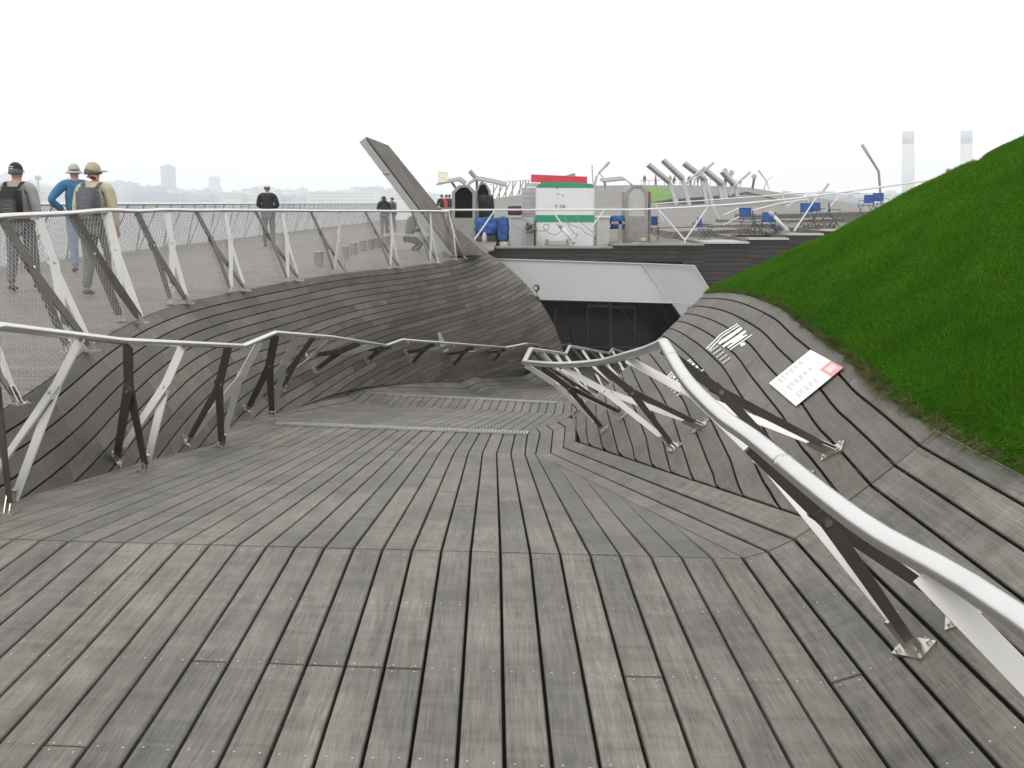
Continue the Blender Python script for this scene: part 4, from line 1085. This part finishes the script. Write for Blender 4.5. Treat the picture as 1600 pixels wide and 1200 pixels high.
# rails of the terrace
def vrail(label, pts_, z, vs_, r=.028):
    t = thing('terrace_handrail', label, 'handrail', tuple(P(*pts_[0], z)))
    MB().tube([P(*q, z) for q in pts_], r, 8).build('rail', M['white'] , t, True)
    for q in vs_: MB().tube([P(*p, z) for p in q], r * .85, 8).build('strut', M['white'], t)
vrail('thin white handrail running above the entrance and up to the grass hill', [(690, 328), (1000, 327.5), (1072, 324), (1150, 319), (1240, 310.5), (1400, 289), (1470, 279)], 29.9,
      [[(773, 329), (739, 378)], [(863, 329), (898, 380)], [(944, 329), (925, 354)], [(1029, 327.5), (1070, 375), (1070, 386)], [(1106, 323), (1070, 376)], [(1277, 306), (1241, 361)], [(1203, 331), (1233, 361)]])
vrail('second white handrail higher up the terrace behind the chairs', [(1014, 319), (1090, 314), (1200, 306), (1240, 302), (1275, 301), (1300, 300), (1345, 302)], 46,
      [[(1024, 319), (1036, 345)], [(1110, 313), (1125, 345)], [(1222, 304), (1231, 325)]])
vrail('grey rail at the back of the terrace seats', [(1130, 352), (1172, 330), (1218, 318), (1262, 311), (1268, 340)], 36, [[(1155, 325), (1131, 336)], [(1230, 322), (1250, 310)], [(1310, 308), (1290, 330)], [(1400, 300), (1378, 325)]], .03)
for lab, a, b_ in (('white tube light leaning on the rail strut in front of the booth', (872, 349), (898, 380)), ('white tube light leaning on the rail strut above the terrace step', (1203, 331), (1231, 361))):
    t = thing('tube_light', lab, 'light', tuple(P(*b_, 29.6)))
    p, q = P(*a, 29.6), P(*b_, 29.6); MB().tube([p, q], .05, 12).build('tube', M['white'], t, True)
    for u0, u1 in ((-.02, .22), (.85, 1.02)): MB().tube([lerp(p, q, u0), lerp(p, q, u1)], .062, 12).build('end_cap', M['lgrey'], t, True)
# roof skyline fence
t = thing('skyline_fence', 'thin crossed fence posts on the roof skyline behind the hoods', 'fence', tuple(P(800, 306, 135)))
for x, y_ in ((770, 311), (780, 309), (790, 307), (800, 305.5), (812, 304), (820, 303.5)):
    m_ = MB(); m_.tube([P(x, y_ + 1, 132), P(x + 1.5, y_ - 22, 132)], .08, 5); m_.tube([P(x - 4, y_ + 1, 132), P(x + 7, y_ - 22, 132)], .07, 5); m_.build('post', M['grey'], t)
MB().tube([P(764, 289, 132), P(800, 283, 132), P(830, 281.5, 132)], .05, 5).build('rail', M['lgrey'], t)
t = thing('skyline_fence', 'thin railing line on the roof skyline behind the far people', 'fence', tuple(P(1040, 289, 150)))
MB().tube([P(1000, 282, 148), P(1100, 280, 148), P(1160, 283, 148)], .05, 5).build('rail', M['lgrey'], t)
for x in range(1002, 1160, 12): MB().tube([P(x, 282, 148), P(x, 290, 148)], .05, 5).build('post', M['lgrey'], t)
# spotlights on the bank ends
t = thing('spotlight', 'round spotlight clamped to the end of the left wooden bank', 'spotlight', tuple(P(840, 460, 25)))
c = P(838, 450, 25.5); MB().lathe(c, [(.06, .1), (.085, .05), (.09, 0), (.07, -.005)], 16, V((.35, 1, 0))).build('lamp_housing', M['dgrey'], t)
MB().lathe(c - V((.02, .03, 0)), [(.055, 0), (.055, .01)], 16, V((.35, 1, 0))).build('lens', M['lgrey'], t)
MB().tube([P(839, 455, 25.6), P(838, 463, 25.6), P(826, 458, 25.6), P(824, 460, 25.6)], .025, 6).build('bracket', M['grey'], t)
MB().tube([P(838, 463, 25.6), P(843, 470, 25.6)], .05, 6).build('bracket', M['dgrey'], t)
t = thing('spotlight', 'small black ball spotlight at the far end of the right bank', 'spotlight', tuple(P(1079, 484, 15)))
MB().lathe(P(1079, 484, 14.6), [(.005, -.05), (.04, -.035), (.05, 0), (.04, .035), (.005, .05)], 12).build('lamp_housing', M['dgrey'], t, True)
MB().tube([P(1082, 482, 14.6), P(1092, 476, 14.6)], .014, 6).build('bracket', M['grey'], t)
# lone pieces of white plate on the left bank
a, n_ = hit(683, 520); b_, _ = hit(697, 548)
tag(MB().bar(P(683, 520, zc(a) / 1.0165 - .12), P(697, 549, zc(b_) / 1.0165 - .45), (1, 0, 0), .12, .12, .014).build('white_plate', M['white']), 'short white metal plate standing on the left bank behind the ramp rail', 'plate')
# stools on the walkway
stool = None
labs = ['grey drum stool nearest the mesh railing, standing apart from the row', 'grey drum stool second from the near end, half behind a white brace', 'grey drum stool third in the row', 'grey drum stool fourth in the row',
        'grey drum stool fifth in the row, before a dark brace', 'grey drum stool at the far end behind the white brace', 'grey drum stool behind the dark brace beside the last one']
for i, (x, yb_) in enumerate(((498, 414.5), (539, 403.5), (553, 396.5), (566.5, 392), (579, 389), (601, 383), (590, 386))):
    p = onz(x, yb_, .385)
    if stool is None:
        stool = thing('drum_stool', labs[0], 'stool', tuple(p), 'drum stools in a row on the walkway')
        MB().lathe((0, 0, 0), [(.185, 0), (.195, .02), (.19, .40), (.2, .42), (.2, .44)], 20).build('drum', M['grey'], stool, local=True)
        MB().lathe((0, 0, .44), [(.19, 0), (.185, .012)], 20).build('top', M['lgrey'], stool, local=True); s = stool
    else: s = copy_tree(stool); s['label'] = labs[i]
    s.location = p
    sc_ = zc(p); s.scale = (.5, .5, .6)
# blue chairs on the terrace
def make_chair():
    t = thing('folding_chair', 'x', 'chair', (0, 0, 0), 'blue canvas folding chairs on the terrace'); t.scale = (.8, .85, .88)
    for s_ in (-.26, .26):
        MB().tube([(s_, -.2, 0), (s_, .18, .45), (s_, .24, .88)], .014, 6).build('leg', M['dgrey'], t, local=True)
        MB().tube([(s_, .22, 0), (s_, -.2, .45), (s_, -.2, .62), (s_, .2, .64)], .014, 6).build('leg', M['dgrey'], t, local=True)
    MB().box((0, 0, .44), (.5, .42, .025)).build('seat', M['blue'], t, local=True)
    MB().box((0, .225, .70), (.5, .03, .34)).build('backrest', M['blue'], t, local=True, bevel=.008)
    return t
ch = None
spots = [(1167, 361, 33, .2, 'blue chair facing left on the middle terrace step, back to the lawn'), (1184, 364, 34, 1.3, 'blue chair turned sideways between two others on the middle step'), (1200, 370, 31.5, -.3, 'blue chair nearest the white tube light on the terrace step'), (1212, 371, 31.8, 1.5, 'blue chair right against the terrace step edge by the tube light'),
         (1262, 354, 33, .1, 'blue chair on the upper step just right of the strut'), (1278, 352, 34, .4, 'blue chair right behind the one by the strut'), (1303, 354, 33, 1.2, 'blue chair farthest right on the upper step beside the lawn'), (1101, 378, 31.5, 1.1, 'blue chair at the low corner of the terrace by the rail strut'), (1018, 375, 32.6, 0, 'blue chair right of the closed arched hood'),
         (1375, 335, 36, .2, 'blue chair peeking over the grass hill below the tall pole'), (1352, 338, 36, -.9, 'blue chair low at the grass hill edge, left of the pole')]
for x, y_, z, rz, lab in spots:
    if ch is None: ch = make_chair(); c = ch
    else: c = copy_tree(ch)
    c['label'] = lab; c.location = P(x, y_, z); c.rotation_euler = (0, 0, rz)
for lab, x0, x1, y0, y1, z, sd in (('low bed of reddish and green plants under the chairs on the middle terrace step', 1150, 1222, 350, 369, 32.2, 3), ('low bed of mixed plants under the chairs on the upper terrace step', 1252, 1306, 344, 358, 32.6, 4)):
    t = thing('planting_bed', lab, 'plants', tuple(P((x0 + x1) / 2, y1, z))); r_ = random.Random(sd)
    m_ = MB(); m_2 = MB()
    for i in range(420):
        u = r_.random(); p = P(lerp(x0, x1, u), lerp(y0, y1, r_.random() ** .6), z + r_.uniform(-.5, .4)); q = m_ if r_.random() < .6 - u * .4 else m_2
        dd = V((r_.uniform(-1, 1), r_.uniform(-1, 1), r_.uniform(-.2, 1))).normalized() * r_.uniform(.05, .11); w_ = V((dd.y, -dd.x, .3 * dd.z)) * .35
        q.add([p, p + dd * .5 + w_, p + dd, p + dd * .5 - w_], [(0, 1, 2, 3)])
    m_.build('red_leaves', M['rust2'], t, kind='stuff'); m_2.build('green_leaves', M['moss'], t, kind='stuff')
    m_ = MB(); pxbox(m_, x0, y1 - 2, x1, y1 + 1, z - .3, .7); m_.build('trough', M['dgrey'], t)
# timber decking slabs on top of the steps
for x0, x1, yt, lab in ((1099, 1166, 377, 'pale boarded tread on the lowest terrace step'),):
    t = thing('deck_tread', lab, 'tread', tuple(P(x0, yt, 30.6)))
    for k in range(12):
        a = P(lerp(x0, x1, k / 12), 379.5, 30.2); b_ = P(lerp(x0, x1, (k + .92) / 12), 379.5, 30.2); e_ = V((0, 1.6, .01))
        MB().hexa([a, b_, b_ + e_, a + e_] + [p + V((0, 0, .03)) for p in (a, b_, b_ + e_, a + e_)]).build('board', M['lgrey'], t)

# ------------------------------------------------------------------ people
def skin_mesh(name, verts, edges, radii, roots, m__, parent, sub=2):
    me = bpy.data.meshes.new(name); me.from_pydata(verts, edges, [])
    ob = bpy.data.objects.new(name, me); COL.objects.link(ob)
    md = ob.modifiers.new('skin', 'SKIN'); md.use_smooth_shade = True
    for i, r in enumerate(radii):
        sv = me.skin_vertices[0].data[i]; sv.radius = r if isinstance(r, tuple) else (r, r); sv.use_root = i in roots
    sb = ob.modifiers.new('sub', 'SUBSURF'); sb.levels = sub; sb.render_levels = sub
    dg = bpy.context.evaluated_depsgraph_get(); me2 = bpy.data.meshes.new_from_object(ob.evaluated_get(dg)); me2.name = name
    bpy.data.objects.remove(ob); bpy.data.meshes.remove(me)
    me2.materials.clear(); me2.materials.append(m__); me2.shade_smooth()
    o = bpy.data.objects.new(name, me2); COL.objects.link(o); o.parent = parent; return o
def person(label, foot_p, h, rz, top, legs, hairm, hat=None, step=.16, arms='down', near=False, longhair=False, group=None, sub=2, turn=0.0, sit=False, lean=0.0):
    k = h / 1.7
    t = thing('person', label, 'person', tuple(foot_p), group, rz)
    t.scale = (k, k, k)
    J = {}
    J['pel'] = V((0, 0, .93)); J['sp'] = V((0, .015, 1.10)); J['ch'] = V((0, lean * .4, 1.30)); J['nb'] = V((0, .0 + lean, 1.44)); J['nk'] = V((0, .015 + lean, 1.50))
    hx = .02 * math.sin(turn); J['h0'] = V((hx, .035 + lean, 1.555)); J['h1'] = V((hx, .03 + lean, 1.625)); J['h2'] = V((0, .02 + lean, 1.68))
    for s_, nme in ((-1, 'l'), (1, 'r')):
        J['sh' + nme] = V((.205 * s_, lean * .9, 1.395)); J['hp' + nme] = V((.095 * s_, 0, .88))
        if arms == 'front': J['el' + nme] = V((.27 * s_, .03, 1.13)); J['wr' + nme] = V((.14 * s_, .23, 1.10)); J['hd' + nme] = V((.07 * s_, .27, 1.12))
        elif arms == 'hips' and s_ < 0: J['el' + nme] = V((.40 * s_, -.06, 1.17)); J['wr' + nme] = V((.22 * s_, .03, 1.0)); J['hd' + nme] = V((.16 * s_, .06, .97))
        else: J['el' + nme] = V((.255 * s_, -.03 + lean * .4, 1.11)); J['wr' + nme] = V((.25 * s_, .05 + lean * .3, .88)); J['hd' + nme] = V((.245 * s_, .075 + lean * .3, .80))
        f_ = step * s_
        if sit: J['kn' + nme] = V((.13 * s_, .33, .72)); J['an' + nme] = V((.14 * s_, .1, .52)); J['to' + nme] = V((.15 * s_, .26, .47))
        else: J['kn' + nme] = V((.10 * s_, f_ * .55 + .02, .48)); J['an' + nme] = V((.105 * s_, f_ - .02, .085)); J['to' + nme] = V((.12 * s_, f_ + .13, .03))
    names = list(J)
    E = [('pel', 'sp'), ('sp', 'ch'), ('ch', 'nb'), ('nb', 'nk'), ('nk', 'h0'), ('h0', 'h1'), ('h1', 'h2')]
    for n_ in 'lr': E += [('nb', 'sh' + n_), ('sh' + n_, 'el' + n_), ('el' + n_, 'wr' + n_), ('wr' + n_, 'hd' + n_), ('pel', 'hp' + n_), ('hp' + n_, 'kn' + n_), ('kn' + n_, 'an' + n_), ('an' + n_, 'to' + n_)]
    rad = dict(pel=(.15, .105), sp=(.13, .095), ch=(.155, .105), nb=(.085, .07), nk=(.052, .055), h0=(.07, .082), h1=(.082, .10), h2=(.06, .075))
    for n_ in 'lr': rad.update({'sh' + n_: .062, 'el' + n_: .043, 'wr' + n_: .028, 'hd' + n_: (.036, .017), 'hp' + n_: .088, 'kn' + n_: .055, 'an' + n_: .036, 'to' + n_: (.04, .028)})
    verts = [tuple(J[q]) for q in names]; edges = [(names.index(a), names.index(b_)) for a, b_ in E]; R_ = [rad[q] for q in names]; roots = {names.index('pel')}
    if near:
        for n_, s_ in (('l', -1), ('r', 1)):
            hd, wr = J['hd' + n_], J['wr' + n_]; d_ = (hd - wr).normalized(); sd_ = V((0, 1, 0)) if abs(d_.y) < .7 else V((0, 0, 1)); cu = V((-s_, 0, 0))
            for f_, ln in ((-.027, .055), (-.009, .07), (.009, .075), (.027, .068)):
                o = len(verts); a = hd - d_ * .015 + sd_ * f_
                verts += [tuple(a), tuple(a + d_ * ln * .6), tuple(a + d_ * ln + cu * .02)]; edges += [(o, o + 1), (o + 1, o + 2)]; R_ += [.009, .009, .007]; roots.add(o)
            o = len(verts); a = wr + d_ * .03 + sd_ * .02
            verts += [tuple(a), tuple(a + d_ * .035 + sd_ * .03), tuple(a + d_ * .065 + sd_ * .04)]; edges += [(o, o + 1), (o + 1, o + 2)]; R_ += [.011, .010, .008]; roots.add(o)
        # ears and nose
        c = J['h1']
        tv = Matrix.Rotation(turn, 3, 'Z')
        for q, r_ in ((V((-.085, -.005, -.01)), .016), (V((.085, -.005, -.01)), .016), (V((0, .10, -.015)), .015)):
            o = len(verts); verts += [tuple(c + tv @ (q * .8)), tuple(c + tv @ (q * 1.12))]; edges.append((o, o + 1)); R_ += [r_, r_ * .8]; roots.add(o)
    skin_mesh('body', verts, edges, R_, roots, M['skin'], t, sub)
    def cloth(name, keys, es, grow, m__, over=None):
        ks = [q for q in names if q in keys]; vv_ = [tuple(J[q]) for q in ks]; ee = [(ks.index(a), ks.index(b_)) for a, b_ in es]
        rr_ = []
        for q in ks:
            r_ = rad[q]; r_ = r_ if isinstance(r_, tuple) else (r_, r_)
            if over and q in over: r_ = over[q]
            rr_.append((r_[0] + grow, r_[1] + grow))
        return skin_mesh(name, vv_, ee, rr_, {ks.index('pel')}, m__, t, sub)
    up_e = [('pel', 'sp'), ('sp', 'ch'), ('ch', 'nb')]; up_k = {'pel', 'sp', 'ch', 'nb'}
    for n_ in 'lr': up_e += [('nb', 'sh' + n_), ('sh' + n_, 'el' + n_), ('el' + n_, 'wr' + n_)]; up_k |= {'sh' + n_, 'el' + n_, 'wr' + n_}
    jk = cloth('jacket', up_k, up_e, .028, top, {'pel': (.16, .115), 'sp': (.15, .11), 'ch': (.165, .115)})
    lo_e, lo_k = [], {'pel'}
    for n_ in 'lr': lo_e += [('pel', 'hp' + n_), ('hp' + n_, 'kn' + n_), ('kn' + n_, 'an' + n_)]; lo_k |= {'hp' + n_, 'kn' + n_, 'an' + n_}
    cloth('trousers', lo_k, lo_e, .024, legs, {'pel': (.13, .09)})
    for n_ in 'lr':
        a, b_ = J['an' + n_], J['to' + n_]; MB().tube([a + V((0, -.05, -.035)), a + V((0, .03, -.035)), lerp(a, b_, .8) + V((0, 0, -.01)), b_ + V((0, .04, .0))], [.035, .048, .045, .025], 8, True, .8).build('shoe', M['dgrey'], t, True, local=True)
    c = V((hx, .02 + lean, 1.635)); tv = Matrix.Rotation(turn, 3, 'Z')
    def dome(r, z0, sc_, m__, name, off=(0, 0, 0), brim=None):
        m_ = MB(); prof = [(r * math.cos(a) , r * math.sin(a) * sc_ + z0) for a in [i * math.pi / 2 / 6 for i in range(7)]]; prof[-1] = (.004, prof[-1][1])
        vs0 = len(m_.v); m_.lathe((0, 0, 0), [(r * .98, z0 - .03)] + prof, 16)
        for v in m_.v: v.y *= 1.12
        if brim == 'peak':
            pk = [V((math.sin(a) * r * .95, math.cos(a) * r * 1.12 + (.085 * max(0, math.cos(a)) if True else 0), z0 - .012 - .012 * abs(math.sin(a)))) for a in np.linspace(-1.15, 1.15, 9)]
            inn = [V((math.sin(a) * r * .8, math.cos(a) * r * .9, z0)) for a in np.linspace(-1.15, 1.15, 9)]
            m_.add(pk + inn + [p - V((0, 0, .01)) for p in pk + inn], [(i, i + 1, i + 10, i + 9) for i in range(8)] + [(i + 18, i + 27, i + 28, i + 19) for i in range(8)] + [(i, i + 18, i + 19, i + 1) for i in range(8)])
        if brim == 'round': m_.lathe((0, 0, z0 - .02), [(r * .95, .02), (r * 1.5, -.028), (r * 1.5, -.035), (r * .95, .0)], 18)
        for v in m_.v: v.xyz = c + tv @ (v + V(off))
        return m_.build(name, m__, t, True, local=True)
    if longhair:
        m_ = MB(); m_.tube([c + V((0, 0, .075)), c + V((0, -.01, .03)), c + V((0, -.03, -.06)), c + V((0, -.06, -.16)), c + V((0, -.07, -.26))], [.03, .098, .105, .11, .07], 12); m_.build('hair', hairm, t, True, local=True)
    else: dome(.092, -.015 if hat else .0, .95, hairm, 'hair', (0, -.012, 0) )
    if hat: 
        ho = dome(.09, .016, 1.15, hat[0], 'hat', (0, 0, .002), hat[1])
    return t, jk
def pack(label, owner_p, rz, k, m__, panel):
    t = thing('backpack', label, 'backpack', tuple(owner_p), None, rz); t.scale = (k, k, k)
    bm = MB(); bm.box((0, -.215, 1.20), (.30, .15, .44)); bm.build('bag', m__, t, local=True, bevel=.05, smooth=True)
    MB().box((0, -.30, 1.13), (.22, .05, .24)).build('pocket', panel, t, local=True, bevel=.02)
    for s_ in (-1, 1):
        MB().tube(smooth([V((.09 * s_, -.17, 1.40)), V((.115 * s_, -.08, 1.475)), V((.125 * s_, .06, 1.44)), V((.14 * s_, .15, 1.28)), V((.16 * s_, .02, 1.06)), V((.14 * s_, -.16, 1.0))], 4), .024, 6, True, .6).build('strap', m__, t, local=True, smooth=True)
    m_ = MB()
    for i in range(3): m_.box((0, -.328, 1.08 + i * .045), (.1, .01, .006))
    m_.build('lash_loop', M['grey'], t, local=True)
    return t
def ground(x, yf): return onz(x, yf, .38)
p1 = ground(40, 453); hK = lambda p, pxh: pxh / F * zc(p) * .985
h1 = hK(p1, 192); t1, j1 = person('person in grey jacket and black cap wearing a black backpack, walking away at far left', p1, h1, .02, M['greyjk'], M['jeans'], M['hair'], (M['black'], 'peak'), .17, near=True)
m_ = MB(); m_.box((.005, -.118, 1.69), (.05, .006, .01)); m_.build('cap_print', M['white'], t1, local=True)
m_ = MB(); m_.box((.005, -.124, 1.665), (.04, .006, .012)); m_.build('cap_print', M['lime'], t1, local=True)
pack('black backpack worn by the person in the black cap', p1, .02, h1 / 1.7, M['black'], M['dgrey'])
p2 = ground(128, 424); person('person in blue jacket and grey sun hat leaning, beside the khaki cap wearer', p2, hK(p2, 162), .5, M['bluejk'], M['denim'], M['hair'], (M['hatg'], 'round'), .12, arms='hips', near=True)
p3 = ground(160, 460); h3 = hK(p3, 199); person('person in fawn jacket and khaki cap with face turned right', p3, h3, -.12, M['fawn'], M['jeans'], M['hair'], (M['capk'], 'peak'), .18, near=True, turn=-.9)
pack('charcoal rucksack on the back of the fawn jacket wearer', p3, -.05, h3 / 1.7, M['pack'], M['jeans'])
p4 = ground(421, 385); person('person in black jacket and pale cap standing alone on the walkway', p4, hK(p4, 95), .05, M['black'], M['jeans'], M['hair'], (M['capw'], None), .06, arms='front')
p5 = ground(601, 368); person('person with long black hair in dark clothes by the harbour fence', p5, hK(p5, 61), .2, M['black'], M['jeans'], M['darkhair'], None, .04, arms='front', longhair=True)
p6 = ground(614, 362); person('person in dark top looking up beside the long haired one', p6, hK(p6, 53), 2.4, M['dgrey'], M['jeans'], M['darkhair'], None, .04, arms='front')
p7 = ground(640, 392); person('person in olive coat sitting low behind the mesh railing near the beam', p7 - V((0, 0, .48)), 1.55, -1.2, M['darkolive'], M['jeans'], M['darkhair'], None, .0, arms='front', sit=True, lean=.12)
t = thing('low_bench', 'low grey bench under the sitting person by the beam', 'bench', tuple(p7))
MB().box(p7 + V((0, .05, .40)), (1.3, .45, .06)).build('seat', M['lgrey'], t)
for s_ in (-.5, .5): MB().box(p7 + V((s_, .05, .185)), (.08, .4, .37)).build('leg', M['grey'], t)
for x, yh, col, lab in ((691, 308, 'black', 'person in black at the left of three beyond the beam foot'), (698, 310, 'plume', 'person in red top in the middle beyond the beam foot'), (703, 312, 'black', 'person in black beside the arched hood edge')):
    p = P(x, yh + 46, 58); p.z = .36; person(lab, p, 1.7, random.uniform(-1, 1), M[col], M['jeans'], M['darkhair'], None, .05, arms='front', sub=1)
for x, y_, px_, col, lab in ((1007, 289, 15, 'dgrey', 'far person in dark clothes at the left end of the roof skyline'), (1024, 291.5, 18, 'plume', 'far person in red standing on the roof skyline'), (1047, 287, 13, 'grey', 'far person partly behind the first slanting beam'), (1054, 287, 14, 'lgrey', 'far person in pale grey behind the second beam leg'),
                             (1052, 290, 11, 'dgrey', 'small far person in dark grey beside the pale one'), (1079, 292, 17, 'green', 'far person with green top between the beams'), (1090, 292, 16, 'black', 'far person in black under the middle beam'), (1076, 289, 14, 'plume', 'far person in red top behind the green one'), (1156, 292, 11, 'dgrey', 'far person in dark clothes right of the last beam'), (1134, 291, 10, 'maroon', 'far person in maroon near the last beam foot')):
    z = 141; p = P(x, y_, z); person(lab, p, max(1.1, px_ / F * z), random.uniform(-3, 3), M[col], M['jeans'], M['darkhair'], None, .08, sub=1)
p = P(1482, 268, 11.2); person('person with reddish hair whose head just shows over the grass hill', P(1482, 263, 45) - V((0, 0, 1.72)), 1.7, 1.2, M['maroon'], M['jeans'], M['tan'], None, .05, sub=1)

# ------------------------------------------------------------------ harbour, far shore, chimneys
SEA = -9.0
mb = MB(); mb.add([(-4000, -40, SEA), (4000, -40, SEA), (4000, 5200, SEA), (-4000, 5200, SEA)], [(0, 1, 2, 3)]); structure('sea', mb, M['seawater'])
# pier body under the decks
mb = MB(); mb.box((8, 70, -6.6), (38, 150, 5.0)); structure('pier', mb, M['grey'])
mb = MB(); pts_ = [V((x, 1500 + 60 * math.sin(x * .004), SEA)) for x in range(-1500, 1601, 50)]
for a, b_ in zip(pts_, pts_[1:]): mb.hexa([a, b_, b_ + V((0, 900, 0)), a + V((0, 900, 0)), a + V((0, 0, 5)), b_ + V((0, 0, 5)), b_ + V((0, 900, 14)), a + V((0, 900, 14))])
structure('far_shore', mb, M['city'])
def city_box(x0, x1, yt, z, m__, label, name='harbour_building', group='hazy buildings across the harbour', windows=True):
    a, b_ = P(x0, 322, z), P(x1, 322, z); top = P(x0, yt, z).z; d = random.uniform(25, 50)
    m_ = MB(); m_.hexa([V((a.x, a.y, SEA + 3)), V((b_.x, a.y, SEA + 3)), V((b_.x, a.y + d, SEA + 3)), V((a.x, a.y + d, SEA + 3)), V((a.x, a.y, top)), V((b_.x, a.y, top)), V((b_.x, a.y + d, top)), V((a.x, a.y + d, top))])
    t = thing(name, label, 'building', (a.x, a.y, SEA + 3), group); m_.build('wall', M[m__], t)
    m_ = MB(); w_ = b_.x - a.x
    m_.box(((a.x + b_.x) / 2 + w_ * random.uniform(-.2, .2), a.y + d / 2, top + 1.2), (w_ * random.uniform(.15, .4), d * .4, 2.4)); m_.build('roof_house', M[m__], t)
    if windows:
        m_ = MB(); z_ = top - 3
        while z_ > 4: m_.box(((a.x + b_.x) / 2, a.y - .1, z_), (w_ * .92, .4, 1.3)); z_ -= 4.2
        if m_.v: m_.build('window_band', M['city2'], t, kind='stuff')
random.seed(21)
GL = 'low hazy building among many on the far shore beyond the walkway fence'
def kind_(rowname):
    m__ = random.choice(['city', 'city2', 'city3'])
    return m__, {'city': 'plain grey', 'city2': 'blue grey', 'city3': 'pale'}[m__] + ' low hazy building in the ' + rowname + ' of the far shore'
x = -30
while x < 690:
    w_ = random.uniform(10, 34); yt = random.choice([303, 306, 308, 300, 304, 298, 305]) - (6 if x < 260 else 0) + (3 if x > 420 else 0)
    city_box(x, x + w_, yt + random.uniform(-2, 2), random.uniform(1250, 1420), *kind_('front row')); x += w_ * random.uniform(.6, 1.1)
x = -20
while x < 680:
    w_ = random.uniform(8, 26); yt = 296 + random.uniform(-6, 8) - (10 if x < 230 else 0); city_box(x, x + w_, yt, random.uniform(1520, 1750), *kind_('rear row')); x += w_ * random.uniform(.7, 1.6)
city_box(254, 268, 259, 1560, 'city2', 'tall hazy grey tower standing highest on the far shore', 'tower_block', None)
city_box(328, 337, 276, 2050, 'city2', 'faint slim tower in the haze right of the tall one', 'tower_block', None)
city_box(-5, 12, 272, 1650, 'city3', 'pale hazy block with green tint at the far left of the shore', 'tower_block', None)
city_box(98, 106, 280, 1500, 'city2', 'hazy narrow block between the black cap and the sun hat', 'tower_block', None)
city_box(480, 590, 299, 1300, 'city3', 'long low pale warehouse on the far shore left of the beam', 'warehouse', None)
city_box(600, 690, 302, 1320, 'city3', 'long pale warehouse on the far shore behind the beam', 'warehouse', None)
city_box(205, 262, 302, 1200, 'city2', 'long blue grey harbour shed right of the khaki cap', 'harbour_shed', None)
t = thing('radio_mast', 'thin dark mast with lattice head left on the far shore', 'mast', tuple(P(59, 318, 1300)))
q0, q1 = P(59.5, 320, 1300), P(59.5, 274, 1300); MB().tube([q0, q1], 1.1, 6).build('shaft', M['dgrey'], t); MB().box(lerp(q0, q1, .9), (7, 4, 5)).build('platform', M['dgrey'], t)
for x0, x1, yt, lab in ((1410, 1428, 205, 'hazy pale chimney standing left of the pair'), (1501.5, 1519, 204, 'hazy pale chimney half hidden behind the grass hill')):
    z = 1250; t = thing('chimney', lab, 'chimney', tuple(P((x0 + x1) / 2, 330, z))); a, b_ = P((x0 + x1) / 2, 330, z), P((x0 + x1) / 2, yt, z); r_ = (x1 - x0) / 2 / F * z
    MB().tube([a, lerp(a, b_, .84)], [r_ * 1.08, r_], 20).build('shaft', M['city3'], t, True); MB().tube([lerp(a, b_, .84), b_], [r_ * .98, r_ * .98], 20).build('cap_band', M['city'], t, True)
random.seed(5)
x = 1195
while x < 1420:
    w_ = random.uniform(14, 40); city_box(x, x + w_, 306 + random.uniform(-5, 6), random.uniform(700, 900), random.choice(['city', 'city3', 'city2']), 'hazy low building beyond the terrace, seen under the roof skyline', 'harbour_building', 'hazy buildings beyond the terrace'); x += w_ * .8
# air
mb = MB(); mb.hexa([V((-2300, -60, SEA - 1)), V((2300, -60, SEA - 1)), V((2300, 2450, SEA - 1)), V((-2300, 2450, SEA - 1)), V((-2300, -60, 100)), V((2300, -60, 100)), V((2300, 2450, 100)), V((-2300, 2450, 100))])
hm_ = bpy.data.materials.new('haze_air'); hm_.use_nodes = True; nt = hm_.node_tree; nt.nodes.clear()
out = nt.nodes.new('ShaderNodeOutputMaterial'); pv = nt.nodes.new('ShaderNodeVolumePrincipled'); pv.inputs['Color'].default_value = (.97, .98, 1, 1); pv.inputs['Density'].default_value = .00072
pv.inputs['Anisotropy'].default_value = .2
nt.links.new(pv.outputs[0], out.inputs['Volume'])
hz = mb.build('haze', hm_); hz['kind'] = 'stuff'
